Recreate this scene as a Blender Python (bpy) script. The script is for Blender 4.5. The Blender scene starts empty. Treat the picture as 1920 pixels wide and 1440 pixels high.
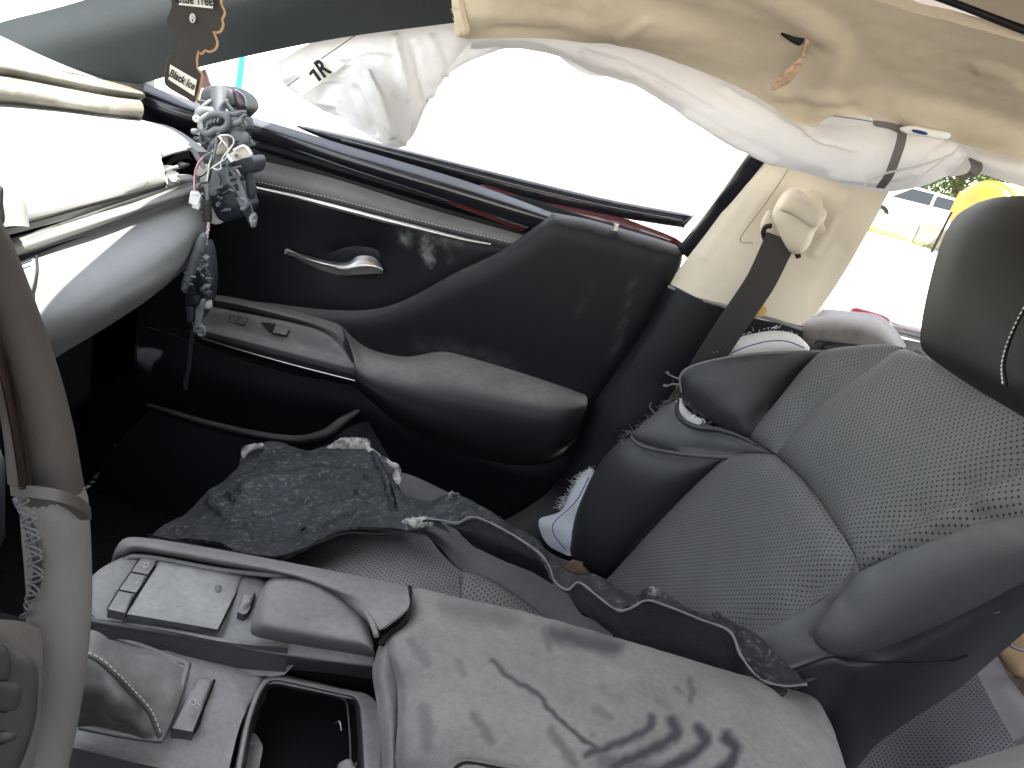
import bpy, math, random
import numpy as np
from mathutils import Vector, Matrix, noise
from mathutils.geometry import delaunay_2d_cdt

random.seed(7)
SC = bpy.context.scene
COL = SC.collection

# ------------------------------------------------------------------ camera, world, sun, exposure
ROLL, PITCH, FOC, EYE = math.radians(14), math.radians(20), 1440.0, 1.13
cr_, sr_, cp_, sp_ = math.cos(ROLL), math.sin(ROLL), math.cos(PITCH), math.sin(PITCH)
cam_d = bpy.data.cameras.new("camera")
cam = bpy.data.objects.new("camera", cam_d)
COL.objects.link(cam)
cam_d.sensor_width = 36.0
cam_d.lens = 36.0 * FOC / 1920.0
cam_d.clip_start, cam_d.clip_end = 0.02, 3000
R_ = Vector((cr_, sr_ * sp_, sr_ * cp_))
D_ = Vector((0, cp_, -sp_))
U_ = R_.cross(D_)
cam.matrix_world = Matrix(((R_.x, U_.x, -D_.x, 0), (R_.y, U_.y, -D_.y, 0), (R_.z, U_.z, -D_.z, EYE), (0, 0, 0, 1)))
SC.camera = cam

world = bpy.data.worlds.new("World")
SC.world = world
world.use_nodes = True
SUN_EL, SUN_DIR = 66, Vector((0.72, -0.69, 0))       # the sun stands high, behind the driver's shoulder
nt = world.node_tree
sky = nt.nodes.new("ShaderNodeTexSky")
sky.sky_type = 'NISHITA'
sky.sun_disc = False
sky.sun_elevation = math.radians(SUN_EL)
az = math.atan2(SUN_DIR.x, SUN_DIR.y)
sky.sun_rotation = az
sky.air_density, sky.dust_density = 1.6, .3
bg = nt.nodes["Background"]
hs = nt.nodes.new('ShaderNodeHueSaturation'); hs.inputs['Saturation'].default_value = .34     # hazy, milky daylight
nt.links.new(sky.outputs[0], hs.inputs['Color']); nt.links.new(hs.outputs[0], bg.inputs[0])
bg.inputs[1].default_value = 0.15

sun_d = bpy.data.lights.new("sun", 'SUN')
sun_d.energy, sun_d.angle, sun_d.color = 4.5, math.radians(0.5), (1.0, 0.95, 0.87)
sun = bpy.data.objects.new("sun", sun_d)
COL.objects.link(sun)
sv = SUN_DIR.normalized() * math.cos(math.radians(SUN_EL)) + Vector((0, 0, math.sin(math.radians(SUN_EL))))
sun.rotation_euler = sv.to_track_quat('Z', 'Y').to_euler()
sun.location = sv * 10

SC.view_settings.view_transform = 'Standard'
SC.view_settings.look = 'None'
SC.view_settings.gamma = 1
SC.view_settings.exposure = 2.25
SC.cycles.use_denoising = True
SC.cycles.max_bounces = 8
SC.cycles.diffuse_bounces = 6
SC.cycles.sample_clamp_indirect = 6

# ------------------------------------------------------------------ surveying: photo reading + distance -> place in the car
# axes: x runs to the rear of the car, y from the driver to the passenger side, z up
def ray(px, py):
    dx, dy = px - 960.0, py - 720.0
    u = dx * cr_ + dy * sr_
    v = -dx * sr_ + dy * cr_
    return u, FOC * cp_ - v * sp_, -(FOC * sp_ + v * cp_)

def W(px, py, y):
    a = ray(px, py)
    t = y / a[1]
    return Vector((a[0] * t, y, EYE + a[2] * t))

def at_z(px, py, z):                # distance at which a reading lies at height z
    a = ray(px, py)
    return a[1] * (z - EYE) / a[2]

REC = math.radians(24)
SP, SN = Vector((.30, .97, .52)), Vector((-math.cos(REC), 0, math.sin(REC)))
SEAT_UP = Vector((math.sin(REC), 0, math.cos(REC)))
def at_seat(px, py, off=0.0):       # distance at which a reading lies on the seat back plane
    a = Vector(ray(px, py))
    t = ((SP + SN * off - Vector((0, 0, EYE))).dot(SN)) / a.dot(SN)
    return a.y * t

# ------------------------------------------------------------------ materials
MATS = {}
def mat(name, base, rough=.6, spec=.4, metal=0., bump=0., bscale=300., var=0., vscale=8., dust=0., dcol=(.34, .33, .31),
        perf=None, coat=0., sss=0., mottle=None, attr=False, mud=False, transl=0., dlo=.25, dhi=.95):
    if name in MATS: return MATS[name]
    m = bpy.data.materials.new(name)
    m.use_nodes = True
    t = m.node_tree; N = t.nodes; L = t.links
    b = N["Principled BSDF"]
    b.inputs['Roughness'].default_value = rough
    b.inputs['Specular IOR Level'].default_value = spec
    b.inputs['Metallic'].default_value = metal
    b.inputs['Coat Weight'].default_value = coat
    b.inputs['Coat Roughness'].default_value = .08
    def n(typ, **kw):
        x = N.new(typ)
        for k, v in kw.items(): setattr(x, k, v)
        return x
    def math_(op, a, c=None, clamp=False):
        x = n('ShaderNodeMath', operation=op, use_clamp=clamp)
        for i, s in enumerate((a, c)):
            if s is None: continue
            if isinstance(s, (int, float)): x.inputs[i].default_value = s
            else: L.new(s, x.inputs[i])
        return x.outputs[0]
    def mix(f, a, c):
        x = n('ShaderNodeMix', data_type='RGBA')
        for s, i in ((f, 0), (a, 6), (c, 7)):
            if isinstance(s, (int, float)): x.inputs[i].default_value = s
            elif isinstance(s, tuple): x.inputs[i].default_value = (*s, 1)
            else: L.new(s, x.inputs[i])
        return x.outputs[2]
    geo = n('ShaderNodeNewGeometry')
    pos = geo.outputs['Position']
    def ntex(scale, detail=4, rgh=.6):
        x = n('ShaderNodeTexNoise')
        x.inputs['Scale'].default_value = scale
        x.inputs['Detail'].default_value = detail
        x.inputs['Roughness'].default_value = rgh
        L.new(pos, x.inputs['Vector'])
        return x.outputs['Fac']
    def ramp(s, lo, hi):
        x = n('ShaderNodeMapRange')
        x.inputs[1].default_value, x.inputs[2].default_value = lo, hi
        L.new(s, x.inputs[0])
        return x.outputs[0]
    col = base
    if var:
        f = ramp(ntex(vscale, 6), .3, .7)
        col = mix(f, tuple(c * (1 - var) for c in base), tuple(min(1, c * (1 + var)) for c in base))
    if mottle:                                  # stains and scuffs: (colour, scale, low, high)
        f = ramp(ntex(mottle[1], 8, .72), mottle[2], mottle[3])
        col = mix(f, col if not isinstance(col, tuple) else col, mottle[0])
    hole = None
    if perf:
        uv = n('ShaderNodeUVMap').outputs[0]
        def dots(off):
            a = n('ShaderNodeVectorMath', operation='MULTIPLY_ADD')
            L.new(uv, a.inputs[0]); a.inputs[1].default_value = (1 / perf[0], 1 / perf[1], 0); a.inputs[2].default_value = (off, off, 0)
            f = n('ShaderNodeVectorMath', operation='FRACTION'); L.new(a.outputs[0], f.inputs[0])
            s = n('ShaderNodeVectorMath', operation='SUBTRACT'); L.new(f.outputs[0], s.inputs[0]); s.inputs[1].default_value = (.5, .5, 0)
            k = n('ShaderNodeVectorMath', operation='MULTIPLY'); L.new(s.outputs[0], k.inputs[0]); k.inputs[1].default_value = (perf[0], perf[1], 0)
            l = n('ShaderNodeVectorMath', operation='LENGTH'); L.new(k.outputs[0], l.inputs[0])
            return l.outputs['Value']
        dmin = math_('MINIMUM', dots(0.), dots(.5))
        x = n('ShaderNodeMapRange'); x.inputs[1].default_value = perf[2] * .75; x.inputs[2].default_value = perf[2] * 1.25
        x.inputs[3].default_value = 1; x.inputs[4].default_value = 0
        L.new(dmin, x.inputs[0]); hole = x.outputs[0]
    rsock = None
    if dust or attr:
        sep = n('ShaderNodeSeparateXYZ'); L.new(geo.outputs['Normal'], sep.inputs[0])
        up = ramp(sep.outputs[2], dlo, dhi)
        g = ramp(ntex(14, 7, .65), .22, .62)
        g2 = ramp(ntex(160, 3), .2, .6)
        f = math_('MULTIPLY', math_('MULTIPLY', up, math_('ADD', math_('MULTIPLY', g, .45), .55)), math_('ADD', math_('MULTIPLY', g2, .25), .75))
        f = math_('MULTIPLY', f, math_('ADD', math_('MULTIPLY', ramp(ntex(950, 2), .32, .6), .22), .80))
        f = math_('MULTIPLY', f, dust, True)
        if attr:
            at = n('ShaderNodeAttribute', attribute_name='wiped')
            f = math_('MULTIPLY', f, math_('SUBTRACT', 1., at.outputs['Fac'], True), True)
        col = mix(f, col, dcol)
        x = n('ShaderNodeMapRange'); L.new(f, x.inputs[0]); x.inputs[3].default_value = rough; x.inputs[4].default_value = .9
        L.new(x.outputs[0], b.inputs['Roughness'])
    if mud:
        ma = n('ShaderNodeAttribute', attribute_name='mud')
        mf = math_('MULTIPLY', ma.outputs['Fac'], ramp(ntex(55, 6, .7), .35, .6), True)
        col = mix(mf, col, (.27, .265, .25))
    if hole is not None:
        col = mix(hole, col, (.006, .006, .007))
    if isinstance(col, tuple): b.inputs['Base Color'].default_value = (*col, 1)
    else: L.new(col, b.inputs['Base Color'])
    if bump or hole is not None:
        h = math_('MULTIPLY', ntex(bscale, 3), bump) if bump else None
        if hole is not None:
            hh = math_('MULTIPLY', hole, -1.2)
            h = math_('ADD', h, hh) if h is not None else hh
        bp = n('ShaderNodeBump'); bp.inputs['Strength'].default_value = .5; bp.inputs['Distance'].default_value = .0015
        L.new(h, bp.inputs['Height']); L.new(bp.outputs[0], b.inputs['Normal'])
    if transl:
        tr = n('ShaderNodeBsdfTranslucent'); mx = n('ShaderNodeMixShader'); mx.inputs[0].default_value = transl
        tr.inputs[0].default_value = (*base, 1)
        L.new(b.outputs[0], mx.inputs[1]); L.new(tr.outputs[0], mx.inputs[2])
        L.new(mx.outputs[0], N['Material Output'].inputs[0])
    MATS[name] = m
    return m

LEATHER = mat('grey_leather', (.055, .055, .058), .5, .4, bump=.5, bscale=420, var=.12, dust=.55, dcol=(.25, .25, .245), dlo=-.1, dhi=1.0)
LEATHER_DK = mat('charcoal_leather', (.028, .029, .033), .48, .4, bump=.5, bscale=420, var=.12, dust=.35, dcol=(.22, .22, .21), dlo=.0, dhi=1.0)
PERF = mat('perforated_leather', (.10, .10, .10), .55, .35, bump=.4, bscale=420, var=.10, dust=.45, dcol=(.25, .25, .245), perf=(.0082, .0082, .00105), dlo=-.1)
PERF_CUSH = mat('perforated_cushion_leather', (.11, .11, .112), .6, .3, bump=.4, bscale=420, var=.15, dust=.6, dcol=(.3, .3, .29), perf=(.0085, .0085, .0011), mottle=((.05, .045, .04), 16, .5, .75))
PERF_REAR = mat('rear_perforated_leather', (.2, .19, .21), .6, .3, bump=.4, perf=(.0085, .0065, .0011), dust=.3)
DOOR = mat('black_door_skin', (.006, .007, .0095), .45, .27, mud=True, bump=.4, bscale=700, dust=.5, dcol=(.30, .29, .27), dlo=.35, dhi=.95)
DOORLEATHER = mat('door_padded_leather', (.05, .05, .052), .5, .4, bump=.4, bscale=500, dust=.7, dcol=(.3, .295, .28), dlo=-.05, dhi=.6, mottle=((.02, .021, .024), 22, .56, .68))
DUSTY = mat('dusty_plastic', (.05, .05, .055), .5, .4, bump=.3, bscale=600, dust=.95, dcol=(.36, .355, .34), dlo=.1, dhi=.85)
DOORDUST = mat('dusty_door_plastic', (.016, .0165, .019), .5, .4, bump=.3, bscale=600, dust=.95, dcol=(.26, .25, .235), dlo=.38, dhi=.95)
HEADREST = mat('headrest_leather', (.012, .0115, .0115), .6, .2, bump=.5, bscale=420, var=.12)
CONSOLE = mat('console_leather', (.045, .045, .05), .5, .4, bump=.5, bscale=500, dust=.92, dcol=(.305, .295, .28), dlo=-1.6, dhi=.85)
LID = mat('armrest_lid_leather', (.05, .052, .06), .5, .4, bump=.5, bscale=500, dust=1.0, dcol=(.315, .30, .28), attr=True, dlo=-2., dhi=.8)
PADFILM = mat('touchpad_dust', (.06, .06, .065), .4, .4, dust=1., dcol=(.42, .415, .39), dlo=.1, dhi=.8)
BLACK = mat('black_plastic', (.014, .0155, .02), .45, .45, bump=.3, bscale=600, var=.1)
VENT_SHADE = mat('vent_shade_black', (.002, .002, .002), .95, .0)
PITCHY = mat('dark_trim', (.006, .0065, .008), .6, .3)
CARPET = mat('black_carpet', (.016, .016, .018), .95, .1, bump=1.5, bscale=900, var=.3, vscale=60)
GLOSS = mat('gloss_black', (.009, .010, .014), .22, .5, bump=.15, bscale=40, dust=.25, dcol=(.25, .25, .26), coat=.3, dlo=.5)
WOOD = mat('wood_inlay', (.016, .009, .008), .34, .4, coat=.12, var=.5, vscale=30)
CHROME = mat('satin_metal', (.62, .60, .56), .32, .5, metal=1., bump=.2, bscale=250)
BEIGE = mat('beige_trim', (.70, .62, .50), .6, .35, bump=.5, bscale=600, var=.05, mottle=((.40, .33, .24), 9, .62, .86))
HEADL = mat('beige_headliner', (.66, .575, .44), .9, .1, bump=1.2, bscale=900, var=.10, vscale=5, mottle=((.38, .30, .21), 4, .55, .95))
FIBRE = mat('torn_fibre', (.52, .36, .25), .95, .1, bump=3., bscale=400, var=.4, vscale=120)
AIRBAG = mat('white_airbag_fabric', (.80, .79, .785), .8, .2, bump=.5, bscale=1200, var=.04, vscale=10, transl=.42, mottle=((.66, .63, .58), 9, .58, .85))
GREYTAPE = mat('grey_strap', (.16, .15, .15), .8, .2, bump=.8, bscale=1500)
PILLAR = mat('dark_pillar_cloth', (.022, .027, .028), .75, .3, bump=1.0, bscale=900, var=.1)
DASH = mat('dash_leather', (.30, .30, .29), .5, .35, bump=.4, bscale=420, var=.05)
DASHTOP = mat('dash_top_skin', (.12, .112, .095), .55, .3, bump=.5, bscale=420, mottle=((.26, .25, .22), 10, .5, .7))
DASHLOW = mat('dash_lower_skin', (.25, .252, .25), .5, .4, bump=.7, bscale=650, var=.05, mottle=((.13, .13, .13), 50, .66, .74))
SILVER = mat('silver_trim', (.22, .22, .215), .38, .5, metal=.3)
RED = mat('red_car_paint', (.075, .006, .010), .3, .5, coat=.8, var=.3, vscale=20)
FOAM = mat('white_foam_cloth', (.74, .73, .70), .9, .1, bump=1.5, bscale=500, mottle=((.35, .32, .27), 30, .6, .8))
CLOTH = mat('white_seat_cloth', (.72, .76, .82), .85, .1, bump=1., bscale=700, transl=.1)
NAVY = mat('blue_thread', (.03, .05, .16), .8, .1)
THREAD = mat('grey_thread', (.2, .2, .2), .9, .1)
STITCH = mat('pale_stitch', (.55, .54, .52), .8, .2)
DKSTITCH = mat('dark_stitch', (.14, .14, .14), .8, .2)
BELT = mat('belt_webbing', (.05, .045, .042), .75, .3, bump=2.0, bscale=1300)
TORN = mat('torn_black_plastic', (.009, .0105, .013), .6, .3, bump=3.5, bscale=75, dust=.10, dcol=(.30, .30, .30), mottle=((.15, .15, .148), 150, .535, .70), dlo=.2)
TORNFACE = mat('torn_panel_face', (.009, .009, .011), .7, .3, bump=1.5, bscale=300, mottle=((.16, .16, .16), 150, .64, .72))
LIP = mat('torn_panel_lip', (.20, .20, .20), .8, .2, bump=1., bscale=300)
TORNEDGE = mat('torn_ragged_edge', (.42, .41, .37), .9, .1, bump=3., bscale=160, mottle=((.05, .05, .05), 45, .46, .60))
SCRAP = mat('mirror_grey_plastic', (.12, .13, .14), .55, .4, bump=.6, bscale=200, var=.2, vscale=30, dust=.4, dcol=(.32, .32, .315), dlo=-.1)
SCRAPDK = mat('mirror_dark_plastic', (.018, .021, .027), .5, .4, bump=.5, bscale=200, var=.2, dust=.3, dcol=(.3, .3, .3), dlo=.0)
SCRAPBG = mat('mirror_pale_plate', (.5, .47, .40), .7, .3, bump=.5, var=.1)
WIREW = mat('white_wire', (.75, .72, .68), .6, .3)
WIREP = mat('pink_wire', (.62, .32, .36), .6, .3)
WIREK = mat('black_wire', (.02, .02, .02), .5, .4)
CONN = mat('white_connector', (.78, .77, .74), .5, .4)
CARDB = mat('freshener_card_print', (.045, .04, .036), .75, .2, var=.1, vscale=60)
CARDE = mat('freshener_sunlit_edge', (.50, .33, .20), .9, .1, var=.15, vscale=90)
PAPER = mat('cream_paper', (.78, .75, .68), .8, .2)
INK = mat('black_ink', (.015, .015, .015), .7, .2)
INKG = mat('grey_ink', (.5, .48, .45), .7, .2)

# ------------------------------------------------------------------ object helpers
def thing(name, label, cat, loc=(0, 0, 0), group=None):
    o = bpy.data.objects.new(name, None)
    COL.objects.link(o)
    o.location = loc
    o.empty_display_size = .05
    o['label'], o['category'], o['kind'] = label, cat, 'thing'
    if group: o['group'] = group
    o.matrix_world = Matrix.Translation(loc)
    return o

def link(name, me, m, parent=None):
    o = bpy.data.objects.new(name, me)
    COL.objects.link(o)
    if m is not None and not me.materials: me.materials.append(m)
    if parent is not None:
        o.parent = parent
        if parent.type == 'EMPTY':
            o.matrix_parent_inverse = Matrix.Translation(-Vector(parent.location))
    return o

def tag(o, label, cat, group=None):
    o['label'], o['category'] = label, cat
    if group: o['group'] = group
    return o

def mesh_obj(name, V, F, m, parent=None, uv=None, sharp=42, attrs=None):
    me = bpy.data.meshes.new(name)
    me.from_pydata([tuple(v) for v in V], [], F)
    me.update()
    if uv is not None:
        ul = me.uv_layers.new(name='UVMap')
        li = np.empty(len(me.loops), dtype=np.int32)
        me.loops.foreach_get('vertex_index', li)
        ul.data.foreach_set('uv', np.asarray(uv, dtype=np.float32)[li].ravel())
    for k, vals in (attrs or {}).items():
        a = me.attributes.new(k, 'FLOAT', 'POINT')
        a.data.foreach_set('value', np.asarray(vals, dtype=np.float32))
    me.shade_smooth()
    me.set_sharp_from_angle(angle=math.radians(sharp))
    return link(name, me, m, parent)

def pts(lst, y=None):               # [(px,py[,Y][,'c'])] -> [(px,py,1/Y,corner)]
    out = []
    for p in lst:
        c = p[-1] == 'c'
        q = p[:-1] if c else p
        Y = q[2] if len(q) > 2 else y(q[0], q[1]) if callable(y) else y
        out.append((float(q[0]), float(q[1]), 1.0 / Y, c))
    return out

def spline(P, closed, step):        # Catmull-Rom with optional corners, about `step` readings apart
    n = len(P)
    A = [np.array(p[:3]) for p in P]
    C = [p[3] for p in P]
    out = []
    for i in range(n if closed else n - 1):
        p1, p2 = A[i], A[(i + 1) % n]
        p0 = A[(i - 1) % n] if (closed or i > 0) and not C[i] else 2 * p1 - p2
        p3 = A[(i + 2) % n] if (closed or i + 2 < n) and not C[(i + 1) % n] else 2 * p2 - p1
        if C[i]: p0 = p1 - (p2 - p1)
        if C[(i + 1) % n]: p3 = p2 + (p2 - p1)
        L = np.hypot(*(p2 - p1)[:2])
        # limit overshoot when neighbours are far
        k = max(1, int(math.ceil(L / step)))
        m1, m2 = (p2 - p0) / 2, (p3 - p1) / 2
        for mm in (m1, m2):
            l = np.hypot(*mm[:2])
            if l > L * 1.3: mm *= L * 1.3 / l
        for j in range(k):
            t = j / k
            out.append((2*t**3 - 3*t**2 + 1) * p1 + (t**3 - 2*t**2 + t) * m1 + (-2*t**3 + 3*t**2) * p2 + (t**3 - t**2) * m2)
    if not closed: out.append(A[-1])
    return np.array(out)

def resample(Q, n):
    d = np.r_[0, np.cumsum(np.hypot(*np.diff(Q[:, :2], axis=0).T))]
    s = np.linspace(0, d[-1], n)
    return np.stack([np.interp(s, d, Q[:, k]) for k in range(3)], 1)

def vnormals(V, F):
    N = np.zeros_like(V)
    for f in F:
        for k in range(1, len(f) - 1):
            c = np.cross(V[f[k]] - V[f[0]], V[f[k + 1]] - V[f[0]])
            for i in (f[0], f[k], f[k + 1]): N[i] += c
    l = np.linalg.norm(N, axis=1, keepdims=True); l[l == 0] = 1
    return N / l

EYEV = np.array((0, 0, EYE))

def rough_off(p, amp, sc):
    return amp * noise.fractal(Vector(p) * sc, 1.0, 2.0, 4)

def pillow(name, outline, m, parent=None, y=None, th=.012, bulge=.006, w=.02, step=14, inner=(), axes=None, rough=None, ragged=0.,
           sharp=42, wob=None, attr=None, aname='wiped', smooth=3):
    """A closed panel with a rolled rim: outline read off the photo with its distance, filled, bulged and given thickness."""
    B = spline(pts(outline, y), True, step)
    if ragged:
        for k in range(len(B)):
            B[k, :2] += (random.uniform(-ragged, ragged), random.uniform(-ragged, ragged))
    nb = len(B)
    nxt = np.roll(B[:, :2], -1, 0)
    def inside(p):
        x, yy = p
        a, b = B[:, :2], nxt
        c = ((a[:, 1] > yy) != (b[:, 1] > yy))
        with np.errstate(divide='ignore', invalid='ignore'):
            xi = (b[:, 0] - a[:, 0]) * (yy - a[:, 1]) / (b[:, 1] - a[:, 1]) + a[:, 0]
        return (np.count_nonzero(c & (x < xi)) % 2) == 1
    def dist(p):
        a, b = B[:, :2], nxt
        ab = b - a
        l2 = (ab ** 2).sum(1); l2[l2 == 0] = 1e-9
        t = np.clip(((p - a) * ab).sum(1) / l2, 0, 1)
        return np.sqrt((((a + ab * t[:, None]) - p) ** 2).sum(1).min())
    P2 = [tuple(b[:2]) for b in B]
    inn = []
    tang = np.roll(B[:, :2], -1, 0) - np.roll(B[:, :2], 1, 0)
    tl = np.linalg.norm(tang, axis=1, keepdims=True); tl[tl == 0] = 1
    nor = np.stack([-tang[:, 1], tang[:, 0]], 1) / tl
    area = np.sum(B[:, 0] * nxt[:, 1] - nxt[:, 0] * B[:, 1])
    if area < 0: nor = -nor
    if bulge:
        for off in (step * .18, step * .5):
            for k in range(nb):
                p = B[k, :2] + nor[k] * off
                if inside(p) and dist(p) > off * .8: inn.append(p)
    x0, y0 = B[:, :2].min(0); x1, y1 = B[:, :2].max(0)
    row = 0
    yy = y0 + step * .5
    while yy < y1:
        xx = x0 + (step * .5 if row % 2 else 0)
        while xx < x1:
            p = np.array((xx, yy))
            if inside(p) and dist(p) > step * (.95 if bulge else .55): inn.append(p)
            xx += step
        yy += step * .87; row += 1
    fix = [(p[0], p[1], 1 / p[2]) for p in inner]
    for p in fix:
        inn = [q for q in inn if np.hypot(q[0] - p[0], q[1] - p[1]) > step * .6]
    nfix = len(fix)
    allp = P2 + [(p[0], p[1]) for p in fix] + [tuple(p) for p in inn]
    vs, es, fs, ov, oe, of = delaunay_2d_cdt([Vector(p) for p in allp], [(i, (i + 1) % nb) for i in range(nb)], [], 1, 1e-6)
    n = len(vs)
    q = np.array([(v.x, v.y) for v in vs])
    known = np.full(n, np.nan)
    for i, src in enumerate(ov):
        for s_ in src:
            if s_ < nb: known[i] = B[s_, 2]
            elif s_ < nb + nfix: known[i] = fix[s_ - nb][2]
    bset = set()
    cnt = {}
    for f in fs:
        for k in range(len(f)):
            e = (f[k], f[(k + 1) % len(f)])
            cnt[tuple(sorted(e))] = cnt.get(tuple(sorted(e)), 0) + 1
    bed = {}
    for f in fs:
        for k in range(len(f)):
            e = (f[k], f[(k + 1) % len(f)])
            if cnt[tuple(sorted(e))] == 1: bed[e[0]] = e[1]
    for i in bed:
        if np.isnan(known[i]):
            j = np.argmin(((B[:, :2] - q[i]) ** 2).sum(1)); known[i] = B[j, 2]
    Lm = np.zeros((n, n))
    for (i, j) in cnt:
        Lm[i, i] += 1; Lm[j, j] += 1; Lm[i, j] -= 1; Lm[j, i] -= 1
    kn = ~np.isnan(known)
    used = np.zeros(n, bool)
    for f in fs:
        for i in f: used[i] = True
    un = (~kn) & used
    iv = known.copy()
    if un.any():
        iv[un] = np.linalg.solve(Lm[np.ix_(un, un)], -Lm[np.ix_(un, kn)] @ known[kn])
    iv[np.isnan(iv)] = np.nanmean(known)
    V = np.array([W(q[i, 0], q[i, 1], 1 / iv[i]) for i in range(n)])
    Nn = vnormals(V, fs)
    if np.mean(((EYEV - V) * Nn).sum(1)) < 0: Nn = -Nn; flip = True
    else: flip = False
    dd = np.array([dist(q[i]) for i in range(n)])
    dd[[i for i in bed]] = 0
    sc = np.linalg.norm(V - EYEV, axis=1) / FOC
    t = np.clip(dd * sc / w, 0, 1)
    prof = np.sqrt(1 - (1 - t) ** 2)
    off = bulge * prof
    if rough:
        off = off + np.array([rough_off(V[i], rough[0], rough[1]) for i in range(n)]) * (np.clip(t, .15, 1))
    T = V + Nn * off[:, None]
    if wob:
        T = np.array([np.array(p) + np.array([wob[0] * noise.noise(Vector(p) * wob[1] + Vector((k * 9.1, 3, 5))) for k in range(3)]) for p in T])
    if bulge and smooth:
        E_ = np.array(list(cnt.keys()))
        free = np.ones(n, bool); free[list(bed)] = False
        deg = np.zeros(n); np.add.at(deg, E_[:, 0], 1); np.add.at(deg, E_[:, 1], 1); deg[deg == 0] = 1
        for _ in range(smooth):
            A_ = np.zeros_like(T); np.add.at(A_, E_[:, 0], T[E_[:, 1]]); np.add.at(A_, E_[:, 1], T[E_[:, 0]])
            T = np.where(free[:, None], .5 * T + .5 * A_ / deg[:, None], T)
    back = {}
    VV = [tuple(p) for p in T]
    F = [tuple(f) if not flip else tuple(reversed(f)) for f in fs]
    mean_n = Nn.mean(0); mean_n /= max(1e-9, np.linalg.norm(mean_n))
    for i in range(n):
        if used[i]:
            back[i] = len(VV)
            VV.append(tuple(T[i] - (Nn[i] if i not in bed else mean_n) * (th + (off[i] if bulge > 0 else 0) * .6)))
    for f in list(F): F.append(tuple(back[i] for i in reversed(f)))
    for a, b in bed.items():
        qd = (b, a, back[a], back[b])
        F.append(qd if not flip else tuple(reversed(qd)))
    if axes is None:
        mu = V.mean(0); uu, ss, vt = np.linalg.svd(V - mu, full_matrices=False)
        ax = (vt[0], vt[1])
    else: ax = (np.array(axes[0]), np.array(axes[1]))
    VA = np.array(VV)
    uv = np.stack([VA @ ax[0], VA @ ax[1]], 1)
    at = None
    if attr:
        a1 = [attr(q[i, 0], q[i, 1]) for i in range(n)]
        at = {aname: a1 + [a1[i] for i in range(n) if used[i]]}
    return mesh_obj(name, VV, F, m, parent, uv, sharp, at)

def patch(name, rows, m, parent=None, nu=40, nv=16, th=.01, y=None, axes=None, rough=None, sharp=42, attr=None, aname='wiped', linear=False, ridges=None):
    """A lofted skin with thickness; every row is a line read off the photo with its distance."""
    R = [resample(spline(pts(r, y), False, 6), nu) for r in rows]
    R = np.array(R)                              # rows x nu x 3
    k = len(R)
    d = np.zeros(k)
    for i in range(1, k): d[i] = d[i - 1] + np.mean(np.hypot(*(R[i, :, :2] - R[i - 1, :, :2]).T))
    G = np.zeros((nv, nu, 3))
    for r_, s in enumerate(np.linspace(0, d[-1], nv)):
        i = min(k - 2, max(0, int(np.searchsorted(d, s, side='right') - 1)))
        t = (s - d[i]) / max(1e-9, d[i + 1] - d[i])
        p1, p2 = R[i], R[i + 1]
        if linear: G[r_] = p1 + (p2 - p1) * t; continue
        h = d[i + 1] - d[i]
        m1 = (p2 - R[i - 1]) / (d[i + 1] - d[i - 1]) * h if i > 0 else (p2 - p1)
        m2 = (R[i + 2] - p1) / (d[i + 2] - d[i]) * h if i + 2 < k else (p2 - p1)
        G[r_] = (2*t**3 - 3*t**2 + 1) * p1 + (t**3 - 2*t**2 + t) * m1 + (-2*t**3 + 3*t**2) * p2 + (t**3 - t**2) * m2
    q = G.reshape(-1, 3)
    V = np.array([W(a, b, 1 / c) for a, b, c in q])
    F = [(r_ * nu + c, r_ * nu + c + 1, (r_ + 1) * nu + c + 1, (r_ + 1) * nu + c) for r_ in range(nv - 1) for c in range(nu - 1)]
    Nn = vnormals(V, F)
    if np.mean(((EYEV - V) * Nn).sum(1)) < 0:
        Nn = -Nn; F = [tuple(reversed(f)) for f in F]; fl = True
    else: fl = False
    if rough: V = V + Nn * np.array([rough_off(p, rough[0], rough[1]) for p in V])[:, None]
    for h_, w_, pl in ridges or ():              # folds and creases: (height, half width, line)
        f_ = strokes([(w_, 1., pl)], 1., 2.)
        k_ = np.array([f_(a, b) for a, b, c in q])
        V = V + Nn * (h_ * k_ * k_ * (3 - 2 * k_))[:, None]
    n = len(V)
    VV = np.concatenate([V, V - Nn * th])
    F = F + [tuple(i + n for i in reversed(f)) for f in F]
    loop = [c for c in range(nu)] + [r_ * nu + nu - 1 for r_ in range(1, nv)] + [(nv - 1) * nu + c for c in range(nu - 2, -1, -1)] + [r_ * nu for r_ in range(nv - 2, 0, -1)]
    for i in range(len(loop)):
        a, b = loop[i], loop[(i + 1) % len(loop)]
        qd = (b, a, a + n, b + n)
        F.append(qd if not fl else tuple(reversed(qd)))
    if axes is None:
        mu = V.mean(0); uu, ss, vt = np.linalg.svd(V - mu, full_matrices=False)
        ax = (vt[0], vt[1])
    else: ax = (np.array(axes[0]), np.array(axes[1]))
    uv = np.stack([VV @ ax[0], VV @ ax[1]], 1)
    at = None
    if attr:
        a1 = [attr(a, b) for a, b, c in q]
        at = {aname: a1 + a1}
    return mesh_obj(name, VV, F, m, parent, uv, sharp, at)

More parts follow.
